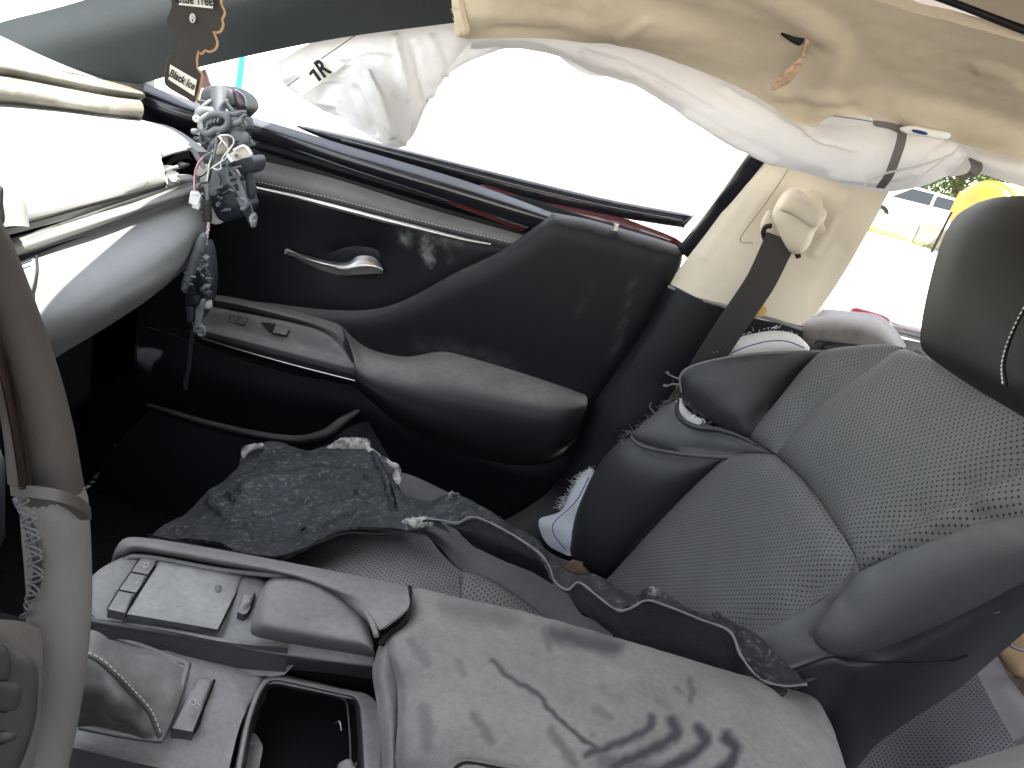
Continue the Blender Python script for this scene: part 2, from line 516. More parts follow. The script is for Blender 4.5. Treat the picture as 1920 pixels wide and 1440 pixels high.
def tube_geo(P, r, seg=8, flat=1.0, up=None):
    P = [Vector(p) for p in P]
    n = len(P)
    rr = r if isinstance(r, (list, tuple)) else [r] * n
    V, F = [], []
    ref = Vector(up) if up is not None else None
    prev = None
    for i in range(n):
        t = (P[min(i + 1, n - 1)] - P[max(i - 1, 0)])
        t = t.normalized() if t.length > 1e-9 else Vector((0, 0, 1))
        if ref is not None: a = ref - t * ref.dot(t)
        elif prev is None: a = t.orthogonal()
        else: a = prev - t * prev.dot(t)
        if a.length < 1e-6: a = t.orthogonal()
        a.normalize(); prev = a
        b = t.cross(a)
        for k in range(seg):
            th = 2 * math.pi * k / seg
            V.append(P[i] + (a * math.cos(th) * flat + b * math.sin(th)) * rr[i])
    for i in range(n - 1):
        for k in range(seg):
            F.append((i * seg + k, i * seg + (k + 1) % seg, (i + 1) * seg + (k + 1) % seg, (i + 1) * seg + k))
    F.append(tuple(reversed(range(seg)))); F.append(tuple((n - 1) * seg + k for k in range(seg)))
    return V, F

def line3(lst, y=None, step=8):
    Q = spline(pts(lst, y), False, step)
    return [W(a, b, 1 / c) for a, b, c in Q]

def tube(name, lst, r, m, parent=None, y=None, step=8, seg=8, flat=1.0, up=None, pull=0.):
    P = line3(lst, y, step)
    if pull: P = [p + (Vector(EYEV) - p).normalized() * pull for p in P]
    if isinstance(r, (list, tuple)):
        r = list(np.interp(np.linspace(0, 1, len(P)), np.linspace(0, 1, len(r)), r))
    V, F = tube_geo(P, r, seg, flat, up)
    return mesh_obj(name, V, F, m, parent, None, 50)

def merge(geos):
    V, F = [], []
    for v, f in geos:
        o = len(V); V += list(v); F += [tuple(i + o for i in q) for q in f]
    return V, F

def stitches(name, lst, m, parent, y=None, pitch=.007, ln=.0042, r=.0006, pull=.004, zig=0.):
    P = line3(lst, y, 3)
    P = [p + (Vector(EYEV) - p).normalized() * pull for p in P]
    d = [0]
    for i in range(1, len(P)): d.append(d[-1] + (P[i] - P[i - 1]).length)
    def ev(s):
        return Vector([np.interp(s, d, [p[k] for p in P]) for k in range(3)])
    geos = []
    s, k = 0., 0
    while s + ln < d[-1]:
        a, b = ev(s), ev(s + ln)
        if zig:
            off = Vector((0, 0, zig)) if k % 2 else Vector((0, 0, -zig))
            a = a + off; b = b - off
        mid = (a + b) / 2 + (Vector(EYEV) - a).normalized() * r * .6
        geos.append(tube_geo([a, mid, b], [r * .6, r, r * .6], 5))
        s += pitch; k += 1
    V, F = merge(geos)
    o = mesh_obj(name, V, F, m, parent)
    o['kind'] = 'stuff'
    return o

def threads(name, edge, m, parent, y=None, n=60, ln=(.004, .014), r=.00035, out=(0, 0)):
    P = line3(edge, y, 3)
    geos = []
    for _ in range(n):
        p = random.choice(P)
        p = p + Vector((random.uniform(-.002, .002),) * 3)
        d = Vector((random.uniform(-1, 1) + out[0], random.uniform(-.6, .2), random.uniform(-1, 1) + out[1])).normalized()
        l = random.uniform(*ln)
        c = Vector((random.uniform(-1, 1), random.uniform(-1, 1), random.uniform(-1, 1))) * l * .35
        geos.append(tube_geo([p, p + d * l * .4 + c * .3, p + d * l * .8 + c, p + d * l + c * 1.2], [r, r, r * .8, r * .4], 4))
    V, F = merge(geos)
    o = mesh_obj(name, V, F, m, parent)
    o['kind'] = 'stuff'
    return o

def box_geo(c, s, rot=None):
    c = Vector(c); V = []
    for dx in (-.5, .5):
        for dy in (-.5, .5):
            for dz in (-.5, .5):
                v = Vector((dx * s[0], dy * s[1], dz * s[2]))
                if rot is not None: v = rot @ v
                V.append(c + v)
    return V, [(0, 1, 3, 2), (4, 6, 7, 5), (0, 4, 5, 1), (2, 3, 7, 6), (0, 2, 6, 4), (1, 5, 7, 3)]

def bevel(o, w, seg=2):
    md = o.modifiers.new('bevel', 'BEVEL'); md.width = w; md.segments = seg; md.limit_method = 'ANGLE'; md.angle_limit = math.radians(35)
    return o

def text_obj(name, body, o3, ax, ay, size, m, parent, depth=.0004, bold=0., sx=1.):
    """flat raised print: origin o3 at the middle of the line, axes ax (along) and ay (up)"""
    cu = bpy.data.curves.new(name, 'FONT')
    cu.body = body; cu.size = size; cu.extrude = depth; cu.offset = bold
    cu.align_x, cu.align_y = 'CENTER', 'CENTER'
    t = bpy.data.objects.new(name, cu)
    COL.objects.link(t)
    dg = bpy.context.evaluated_depsgraph_get()
    me = bpy.data.meshes.new_from_object(t.evaluated_get(dg))
    bpy.data.objects.remove(t); bpy.data.curves.remove(cu)
    ax = Vector(ax).normalized(); ay = Vector(ay); ay = (ay - ax * ay.dot(ax)).normalized(); az = ax.cross(ay)
    M = Matrix(((ax.x * sx, ay.x, az.x, o3[0]), (ax.y * sx, ay.y, az.y, o3[1]), (ax.z * sx, ay.z, az.z, o3[2]), (0, 0, 0, 1)))
    me.transform(M)
    me.materials.clear()
    return link(name, me, m, parent)


def strokes(lst, soft=.5, jit=5.):
    """wear marks: [(half width, strength, [(px,py), ...]), ...] -> 0..1 at a reading"""
    segs = []
    for hw, st, pl in lst:
        q = np.array(pl, float)
        segs.append((hw, st, q))
    def f(x, y):
        best = 0.
        wx = x + jit * noise.noise(Vector((x * .05, y * .05, 1.))); wy = y + jit * noise.noise(Vector((x * .05, y * .05, 7.)))
        for hw, st, q in segs:
            if wx < q[:, 0].min() - hw * 2 or wx > q[:, 0].max() + hw * 2 or wy < q[:, 1].min() - hw * 2 or wy > q[:, 1].max() + hw * 2: continue
            if len(q) == 1: d = math.hypot(wx - q[0, 0], wy - q[0, 1])
            else:
                a, b = q[:-1], q[1:]
                ab = b - a; p = np.array((wx, wy))
                t = np.clip(((p - a) * ab).sum(1) / np.maximum(1e-6, (ab ** 2).sum(1)), 0, 1)
                d = np.sqrt((((a + ab * t[:, None]) - p) ** 2).sum(1).min())
            v = st * min(1., max(0., (hw - d) / (hw * soft) ))
            best = max(best, v)
        return best
    return f

# ------------------------------------------------------------------ the setting outside
def wmat(name, c1, c2, scale, rough=.9, bump=.6):
    return mat(name, c1, rough, .2, bump=bump, bscale=scale * 6, mottle=(c2, scale, .4, .65))
GRAVEL = wmat('pale_gravel', (.55, .53, .48), (.42, .39, .33), 1.2)
GRASSM = mat('dry_weeds', (.22, .24, .06), .9, .1, var=.4, vscale=3)
LEAFM = mat('leaf', (.085, .13, .03), .6, .3, var=.5, vscale=2.5)
LEAFM2 = mat('leaf_dark', (.04, .075, .02), .6, .3, var=.5, vscale=2.5)
BARK = mat('bark', (.10, .07, .05), .9, .1, bump=2., bscale=30)
CONC = wmat('tan_concrete', (.42, .36, .26), (.30, .25, .17), 3.)
YEL = mat('yellow_paint', (.40, .20, .010), .35, .5, coat=.3, var=.15, vscale=2, mottle=((.35, .20, .05), 2.5, .62, .8))
CARW = mat('white_car_paint', (.80, .80, .80), .3, .5, coat=.6)
CARS = mat('silver_car_paint', (.55, .56, .58), .3, .5, coat=.6)
GLASS = mat('dark_car_glass', (.02, .024, .026), .08, .5)
TYRE = mat('tyre_rubber', (.02, .02, .02), .85, .2)
TEAL = mat('teal_cloth', (.02, .45, .50), .7, .3)

bm_r = 900
g = mesh_obj('ground', [(-bm_r, -bm_r, 0), (bm_r, -bm_r, 0), (bm_r, bm_r, 0), (-bm_r, bm_r, 0)], [(0, 1, 2, 3)], GRAVEL)
g['kind'] = 'structure'

# low tan barrier across the yard: a row of cast blocks
A_, B_ = W(1480, 352, 23.5), W(2030, 510, 19.0)
A_.z = B_.z = 0
bt = thing('concrete_barrier', 'low tan concrete barrier standing on the pale gravel in front of the white cars', 'barrier', tuple((A_ + B_) / 2))
dv = (B_ - A_); nblk = 6
for i in range(nblk):
    c = A_ + dv * ((i + .5) / nblk)
    ang = math.atan2(dv.y, dv.x)
    L = dv.length / nblk - .02
    prof = [(-.22, 0), (.22, 0), (.20, .10), (.12, .22), (.10, .52 + .02 * (i % 2)), (-.10, .52 + .02 * (i % 2)), (-.12, .22), (-.20, .10)]
    V, F = [], []
    for s in (-L / 2, L / 2):
        for (a, z) in prof: V.append(c + Vector((math.cos(ang) * s - math.sin(ang) * a, math.sin(ang) * s + math.cos(ang) * a, z)))
    n = len(prof)
    F = [tuple(range(n - 1, -1, -1)), tuple(range(n, 2 * n))] + [(k, (k + 1) % n, n + (k + 1) % n, n + k) for k in range(n)]
    bevel(mesh_obj('barrier_block', V, F, CONC, bt), .02)

# weeds by the foot of the barrier
geos = []
for _ in range(420):
    t = random.random(); c = A_ + dv * t + Vector((random.uniform(-.2, .2), -.35 - random.random() * .5, 0))
    h = random.uniform(.06, .24); a = random.uniform(0, 6.28); w_ = .015
    d = Vector((math.cos(a), math.sin(a), 0)) * w_
    k = Vector((random.uniform(-.1, .1), random.uniform(-.1, .1), h))
    geos.append(([c - d, c + d, c + k * .6 + d * .6, c + k, c + k * .6 - d * .6], [(0, 1, 2, 3, 4)]))
V, F = merge(geos)
o = mesh_obj('dry_grass', V, F, GRASSM); o['kind'] = 'stuff'

def parked_car(loc, rz, paint, label, ln=4.5):
    t = thing('parked_car', label, 'car', loc, 'cars parked beyond the barrier')
    Rz = Matrix.Rotation(rz, 4, 'Z'); Tm = Matrix.Translation(loc) @ Rz
    hl = ln / 2
    side = [(-hl, .35), (-hl + .05, .62), (-hl + .25, .82), (-1.25, .93), (-.55, 1.36), (.75, 1.42), (1.45, 1.12), (hl - .25, 1.02), (hl - .03, .8), (hl, .38), (hl - .2, .25), (-hl + .2, .25)]
    def sect(pr, wd, top):
        V, F = [], []
        n = len(pr)
        for s in (-1, 1):
            for (x, z) in pr:
                k = wd - max(0, z - .9) * .34 * top
                V.append(Tm @ Vector((x, s * k, z)))
        F = [tuple(range(n)), tuple(range(2 * n - 1, n - 1, -1))] + [((k + 1) % n, k, n + k, n + (k + 1) % n) for k in range(n)]
        return V, F
    V, F = sect(side, .88, 1)
    bevel(mesh_obj('body', V, F, paint, t, sharp=30), .07, 3)
    for s in (-1, 1):
        for (x0, x1, z0, z1, xa, xb) in ((-1.02, -.02, .96, 1.30, -.52, -.02), (.06, 1.22, .96, 1.34, .06, .74)):
            q = []
            for (x, z) in ((x0, z0), (x1, z0), (xb, z1), (xa, z1)):
                k = .88 - max(0, z - .9) * .34 + .004
                q.append(Vector((x, s * k, z)))
            V = [Tm @ v for v in q] + [Tm @ (v - Vector((0, s * .03, 0))) for v in q]
            mesh_obj('side_window', V, [(0, 1, 2, 3), (7, 6, 5, 4), (0, 4, 5, 1), (1, 5, 6, 2), (2, 6, 7, 3), (3, 7, 4, 0)], GLASS, t)
        for x in (-hl + .85, hl - .85):
            P = [Tm @ Vector((x, s * .70, .32)), Tm @ Vector((x, s * .90, .32))]
            V, F = tube_geo(P, .32, 20)
            wh = mesh_obj('wheel', V, F, TYRE, t)
            P = [Tm @ Vector((x, s * .86, .32)), Tm @ Vector((x, s * .915, .32))]
            V, F = tube_geo(P, .20, 16)
            mesh_obj('rim', V, F, SILVER, wh)
    for (xa, za, xb, zb, nm) in ((-1.20, .955, -.60, 1.325, 'windscreen'), (1.40, 1.15, .82, 1.39, 'rear_window')):
        q = []
        for (x, z, k) in ((xa, za, .72), (xb, zb, .62)):
            for s in (-1, 1): q.append(Vector((x + (-.02 if xa < 0 else .02), s * k, z + .015)))
        V = [Tm @ v for v in q] + [Tm @ (v - Vector((0, 0, .03))) for v in q]
        mesh_obj(nm, V, [(0, 1, 3, 2), (6, 7, 5, 4), (0, 4, 5, 1), (1, 5, 7, 3), (3, 7, 6, 2), (2, 6, 4, 0)], GLASS, t)
    for s in (-1, 1):
        V, F = box_geo((-hl + .12, s * .62, .70), (.1, .3, .13)); V = [Tm @ v for v in V]
        bevel(mesh_obj('headlight', V, F, GLASS, t), .02)
        V, F = box_geo((hl - .06, s * .66, .82), (.1, .26, .14)); V = [Tm @ v for v in V]
        bevel(mesh_obj('tail_light', V, F, RED, t), .02)
    return t
def ground_at(px, py, y):
    p = W(px, py, y); return (p.x, p.y, 0)
parked_car(ground_at(1672, 385, 29.5), math.radians(200), CARW, 'white car with a dark rear window, showing beside the pillar trim')
parked_car(ground_at(1748, 398, 26.5), math.radians(150), CARW, 'white car facing the yellow tank with its dark front lamp in view')

# yellow rounded tank on its side
tc = W(1842, 402, 19.5)
tk = thing('yellow_tank', 'scuffed yellow round ended tank lying on the gravel behind the headrest', 'tank', (tc.x, tc.y, 0))
axd = Vector((.80, .55, .10)).normalized()
rad = .76
prof = [(-.26, .03), (-.24, .3), (-.17, .56), (-.06, .68), (.02, .74), (.10, rad), (1.5, rad), (1.58, .73), (1.75, .5), (1.8, .04)]
P = [tc + axd * (a - .1) for a, _ in prof]
V, F = tube_geo(P, [r for _, r in prof], 40)
mesh_obj('shell', V, F, YEL, tk, sharp=50)
for a in (.13, 1.45):
    P = [tc + axd * (a - .1 + s) for s in (-.03, .03)]
    V, F = tube_geo(P, rad + .03, 40)
    mesh_obj('band', V, F, YEL, tk)
for a in (.35, 1.2):
    c = tc + axd * a
    V, F = box_geo((c.x, c.y, (tc.z - rad * .8) / 2 + .0), (.14, .9, max(.1, tc.z - rad * .8)))
    mesh_obj('cradle', V, F, BARK, tk)

# thin stake
a, b = W(1763, 440, 19.0), W(1803, 360, 18.8)
dz = (b - a).normalized(); a0 = a - dz * (a.z / dz.z)
V, F = tube_geo([a0, a, a + (b - a) * .55], [.035, .033, .03], 8)
st = thing('leaning_stake', 'thin leaning stake with a yellow top beside the yellow tank', 'stake', tuple(a0))
mesh_obj('shaft', V, F, TYRE, st)
V, F = tube_geo([a + (b - a) * .55, b], [.05, .045], 8)
mesh_obj('top', V, F, YEL, st)

# a teal strip of cloth on a post, seen past the pillar
p0, p1 = W(446, 165, 7.), W(456, 100, 7.)
tp = thing('teal_flag', 'narrow teal cloth strip hanging outside behind the front pillar', 'flag', (p0.x, p0.y, 0))
V, F = tube_geo([(p0.x + .02, p0.y, 0), (p0.x + .02, p0.y, p1.z + .5)], .012, 8)
mesh_obj('post', V, F, SILVER, tp)
q = []
for (px, py) in ((440, 168), (452, 170), (463, 70), (455, 60)): q.append(W(px, py, 6.96))
V = q + [v + Vector((0, .012, 0)) for v in q]
mesh_obj('cloth', V, [(0, 1, 2, 3), (7, 6, 5, 4), (0, 4, 5, 1), (1, 5, 6, 2), (2, 6, 7, 3), (3, 7, 4, 0)], TEAL, tp)

# trees behind the cars
def tree(loc, h, r, label, lm, n=2600, seed=0):
    rng = random.Random(seed)
    t = thing('leafy_tree', label, 'tree', loc, 'trees behind the parked cars')
    L = Vector(loc)
    geos = [tube_geo([L, L + Vector((.05, 0, h * .3)), L + Vector((-.1, .1, h * .6)), L + Vector((0, 0, h * .85))], [h * .03, h * .024, h * .015, h * .004], 8)]
    tips = []
    for k in range(11):
        a = rng.uniform(0, 6.28); z = h * rng.uniform(.15, .7)
        e = L + Vector((math.cos(a) * r * rng.uniform(.5, .85), math.sin(a) * r * rng.uniform(.5, .85), z + h * rng.uniform(.05, .28)))
        s = L + Vector((0, 0, z))
        geos.append(tube_geo([s, (s + e) / 2 + Vector((0, 0, .1)), e], [h * .012, h * .008, h * .002], 6)); tips.append(e)
    V, F = merge(geos)
    mesh_obj('trunk', V, F, BARK, t)
    V, F = [], []
    clumps = [(e, r * rng.uniform(.25, .45)) for e in tips] + [(L + Vector((rng.uniform(-.5, .5) * r, rng.uniform(-.5, .5) * r, h * rng.uniform(.12, .98))), r * rng.uniform(.22, .42)) for _ in range(26)]
    for _ in range(n):
        c, cr = rng.choice(clumps)
        d = Vector((rng.gauss(0, 1), rng.gauss(0, 1), rng.gauss(0, .8))).normalized() * cr * rng.uniform(.4, 1.05)
        p = c + d
        if p.z < .1: continue
        u = Vector((rng.uniform(-1, 1), rng.uniform(-1, 1), rng.uniform(-1, 1))).normalized()
        w_ = u.orthogonal().normalized()
        s = rng.uniform(.08, .2)
        o = len(V)
        V += [p - u * s, p + w_ * s * .45, p + u * s, p - w_ * s * .45]
        F.append((o, o + 1, o + 2, o + 3))
    mesh_obj('crown', V, F, lm, t)
for i, (px, y, h, r, lb) in enumerate(((1690, 40, 7.5, 3.0, 'leafy green tree directly above the white car with the dark rear window'),
        (1780, 36, 6.5, 2.6, 'bushy green tree between the white cars and the yellow tank'),
        (1865, 34, 7.0, 2.6, 'sunlit yellow green tree rising behind the yellow tank'),
        (1950, 37, 8.0, 3.0, 'dark green tree behind the headrest past the yellow tank'))):
    tree(ground_at(px, 370 + (px - 1720) * .25, y), h, r, lb, LEAFM if i in (1, 2) else LEAFM2, 3000, 11 + i)

# far wood along the horizon behind the trees
rng = random.Random(5)
V, F = [], []
for _ in range(9000):
    x = rng.uniform(-10, 75); y = rng.uniform(43, 50); z = rng.uniform(.0, 7.5) * (1 - .15 * math.sin(x * .7))
    u = Vector((rng.uniform(-1, 1), rng.uniform(-1, 1), rng.uniform(-1, 1))).normalized(); w_ = u.orthogonal().normalized(); s = rng.uniform(.25, .5)
    p = Vector((x, y, z)); o = len(V)
    if x < 17: continue
    V += [p - u * s, p + w_ * s * .5, p + u * s, p - w_ * s * .5]; F.append((o, o + 1, o + 2, o + 3))
o = mesh_obj('far_foliage', V, F, LEAFM2); o['kind'] = 'stuff'

# ------------------------------------------------------------------ the car: shell, pillars, headliner
def slab(name, lo, hi, m, parent, bv=.01):
    c = [(a + b) / 2 for a, b in zip(lo, hi)]; s = [b - a for a, b in zip(lo, hi)]
    V, F = box_geo(c, s)
    return bevel(mesh_obj(name, V, F, m, parent), bv)

body = thing('car_body', 'dark red body shell of the wrecked car around the cabin, roof and floor', 'car body', (.2, .6, .15))
slab('floor_pan', (-1.15, -.25, .16), (1.7, 1.43, .20), CARPET, body)
slab('firewall', (-1.12, -.25, .20), (-1.06, 1.43, .86), PITCHY, body)
slab('door_sill', (-1.1, 1.36, .20), (1.7, 1.43, .30), PITCHY, body)
slab('outer_side', (-1.0, 1.455, .22), (.25, 1.475, .84), RED, body)  # unseen outer skin, put in to keep light from coming through the door
slab('rear_quarter', (.30, 1.40, .22), (1.7, 1.46, .84), RED, body)
slab('tunnel', (-1.0, .48, .20), (1.0, .72, .42), CARPET, body, .03)
# roof skin: one curved sheet, out of view, edges extended to block the sun
V, F = [], []
nx, ny = 22, 16
for i in range(nx):
    for j in range(ny):
        x = -.40 + 1.83 * i / (nx - 1); y = -.14 + 1.46 * j / (ny - 1)
        sy = (y - .59) / .65; sx = (x - .50) / .90
        V.append(Vector((x, y, 1.445 - .055 * sy ** 4 - .05 * sx ** 4)))
for i in range(nx - 1):
    for j in range(ny - 1): F.append((i * ny + j, (i + 1) * ny + j, (i + 1) * ny + j + 1, i * ny + j + 1))
n0 = len(V)
V += [v - Vector((0, 0, .02)) for v in V]
F += [tuple(k + n0 for k in reversed(f)) for f in F[:]]
ring = [i * ny for i in range(nx)] + [(nx - 1) * ny + j for j in range(1, ny)] + [i * ny + ny - 1 for i in range(nx - 2, -1, -1)] + [j for j in range(ny - 2, 0, -1)]
for i in range(len(ring)):
    a, b = ring[i], ring[(i + 1) % len(ring)]
    F.append((a, a + n0, b + n0, b))
mesh_obj('roof', V, F, RED, body)
# the driver's side of the shell, unseen, added to dim the cabin; its open window holds the camera
slab('near_side', (-1.1, -.20, .20), (1.7, -.155, .90), RED, body, .02)
slab('near_pillar', (.22, -.18, .88), (.36, -.13, 1.40), RED, body, .02)
slab('near_rail', (-.45, -.19, 1.355), (1.45, -.10, 1.405), RED, body, .015)
slab('rear_shelf', (1.55, -.15, .20), (1.70, 1.40, .92), PITCHY, body, .02)
V, F = tube_geo([(-.95, -.15, .90), (-.65, -.16, 1.14), (-.36, -.15, 1.38)], .035, 10)
mesh_obj('near_front_pillar', V, F, RED, body)
# engine bonnet ahead of the windscreen
slab('bonnet', (-2.2, -.25, .84), (-1.14, 1.45, .88), RED, body, .02)

# --- front pillar
ap = thing('front_pillar', 'charcoal cloth covered windscreen pillar rising from the dash end', 'pillar', tuple(W(265, 165, 1.27)))
patch('trim', [[(-420, 175, 1.33), (-150, 92, 1.30), (0, 42, 1.28), (130, 8, 1.26), (330, -55, 1.22), (600, -130, 1.19), (980, -230, 1.15)],
               [(-330, 230, 1.28), (-120, 160, 1.26), (60, 95, 1.24), (200, 62, 1.22), (390, 10, 1.19), (640, -48, 1.16), (980, -110, 1.13)],
               [(-200, 290, 1.29), (60, 212, 1.27), (262, 158, 1.25), (390, 122, 1.23), (620, 74, 1.20), (850, 43, 1.17), (980, 26, 1.15)]],
      PILLAR, ap, nu=50, nv=20, th=.035)

# --- middle pillar
bp = thing('middle_pillar', 'pillar between the doors, beige plastic above and black below, carrying the belt guide', 'pillar', tuple(W(1060, 960, 1.33)))
pillow('outer_strip', [(1408, 280, 1.29, 'c'), (1445, 286, 1.27, 'c'), (1370, 388, 1.31), (1292, 486, 1.34, 'c'), (1268, 468, 1.36, 'c'), (1330, 390, 1.33)],
       GLOSS, bp, th=.03, bulge=.004, w=.01, step=12)
patch('upper_trim', [[(1438, 275, 1.285), (1395, 340, 1.30), (1330, 430, 1.325), (1280, 495, 1.34), (1251, 537, 1.345)],
                     [(1500, 290, 1.245), (1450, 355, 1.26), (1385, 445, 1.285), (1330, 520, 1.30), (1300, 562, 1.305)],
                     [(1590, 310, 1.22), (1540, 375, 1.235), (1470, 470, 1.26), (1415, 545, 1.275), (1390, 583, 1.28)],
                     [(1680, 335, 1.225), (1640, 410, 1.24), (1590, 500, 1.26), (1540, 575, 1.275), (1502, 611, 1.28)]],
      BEIGE, bp, nu=90, nv=60, th=.02,
      ridges=[(-0.0042, 40, [(1512, 300), (1470, 372), (1430, 430)]), (0.0036, 14, [(1612, 330), (1560, 418), (1525, 475)]), (0.0024, 19, [(1455, 290), (1390, 380), (1320, 480)]), (-0.0024, 24, [(1580, 470), (1530, 560)])])
# embossed field of the upper trim
tube('trim_seam', [(1478, 318, 1.225), (1440, 375, 1.24), (1400, 428, 1.255), (1388, 447, 1.262), (1391, 455, 1.262), (1412, 455, 1.257)], .0008, mat('seam_shade', (.30, .26, .20), .8, .2), bp, pull=.011)
# belt guide
gd = pillow('belt_guide', [(1463, 372, 1.20), (1487, 362, 1.195), (1513, 377, 1.19), (1540, 400, 1.19), (1547, 412, 1.19), (1530, 432, 1.19), (1516, 462, 1.195), (1500, 476, 1.20), (1484, 474, 1.205), (1470, 455, 1.205), (1456, 425, 1.205), (1448, 400, 1.205)],
       BEIGE, bp, th=.03, bulge=.022, w=.022, step=9)
pillow('guide_cap', [(1478, 366, 1.17), (1512, 378, 1.165), (1541, 402, 1.165), (1528, 428, 1.165), (1500, 412, 1.165), (1480, 400, 1.168), (1462, 392, 1.172)], BEIGE, gd, th=.01, bulge=.008, w=.012, step=8)
pillow('guide_slot', [(1440, 398, 1.24), (1449, 397, 1.24), (1455, 425, 1.24), (1462, 450, 1.24), (1448, 460, 1.24), (1432, 452, 1.24), (1428, 425, 1.24)], BEIGE, gd, th=.01, bulge=.004, w=.006, step=7)
tube('slot_gap', [(1446, 424, 1.22), (1436, 425, 1.225), (1431, 436, 1.225), (1436, 450, 1.225)], .004, PITCHY, gd, pull=.01)
tube('slot_gap', [(1500, 477, 1.21), (1492, 480, 1.21)], .005, PITCHY, gd, pull=.012)
# lower black trim
patch('lower_trim', [[(1256, 533, 1.335), (1215, 610, 1.335), (1160, 690, 1.335), (1105, 770, 1.335), (1075, 850, 1.335), (1030, 920, 1.335), (940, 978, 1.335), (800, 1030, 1.335)],
                     [(1268, 540, 1.315), (1230, 612, 1.315), (1175, 700, 1.315), (1122, 780, 1.315), (1090, 855, 1.31), (1045, 930, 1.305), (955, 990, 1.30), (800, 1050, 1.30)],
                     [(1310, 560, 1.295), (1270, 640, 1.295), (1225, 730, 1.295), (1180, 800, 1.29), (1150, 870, 1.285), (1105, 960, 1.27), (1010, 1040, 1.26), (840, 1100, 1.26)],
                     [(1420, 598, 1.29), (1400, 690, 1.29), (1370, 770, 1.29), (1330, 850, 1.285), (1290, 930, 1.28), (1240, 1010, 1.27), (1160, 1090, 1.26), (1000, 1160, 1.25)],
                     [(1506, 612, 1.285), (1500, 700, 1.29), (1480, 800, 1.29), (1440, 880, 1.285), (1400, 960, 1.28), (1340, 1040, 1.27), (1260, 1120, 1.26), (1100, 1200, 1.25)]],
      DOOR, bp, nu=60, nv=30, th=.02)
tube('trim_joint', [(1253, 537, 1.33), (1300, 558, 1.31), (1360, 574, 1.285), (1392, 586, 1.275)], .0028, SILVER, bp, pull=.006)
tube('trim_joint', [(1400, 588, 1.27), (1440, 597, 1.27), (1504, 617, 1.27)], .0028, SILVER, bp, pull=.006)

# --- seat belt
sb = thing('seat_belt', 'dark woven seat belt running down from the beige guide behind the seat', 'seat belt', tuple(W(1290, 690, 1.24)))
def band(name, lst, half, m, parent, across, th=.0012):
    P = line3(lst, None, 8)
    a = Vector(across).normalized()
    V, F = [], []
    for i, p in enumerate(P):
        t = (P[min(i + 1, len(P) - 1)] - P[max(0, i - 1)]).normalized()
        s = (a - t * a.dot(t)).normalized(); nn = t.cross(s)
        for (k, z) in ((-1, -1), (1, -1), (1, 1), (-1, 1)): V.append(p + s * half * k + nn * th * z)
    for i in range(len(P) - 1):
        for k in range(4): F.append((i * 4 + k, i * 4 + (k + 1) % 4, i * 4 + 4 + (k + 1) % 4, i * 4 + 4 + k))
    F += [(3, 2, 1, 0), tuple(len(V) - 4 + k for k in range(4))]
    return mesh_obj(name, V, F, m, parent)
band('webbing', [(1466, 445, 1.205), (1452, 475, 1.205), (1425, 530, 1.215), (1385, 590, 1.225), (1345, 650, 1.235), (1295, 730, 1.245), (1240, 820, 1.25)], .0235, BELT, sb, (1, -.1, .35))

# --- beige scrap behind the belt
tag(pillow('foam_scrap', [(1408, 582), (1418, 572), (1430, 571), (1438, 580), (1430, 592), (1415, 596)], mat('tan_foam', (.55, .38, .16), .9, .1, bump=2., bscale=200), None, y=1.255, th=.01, bulge=.004, w=.006, step=4, rough=(.003, 80)),
    'small crumb of tan foam stuck between the belt and the beige trim', 'foam scrap')

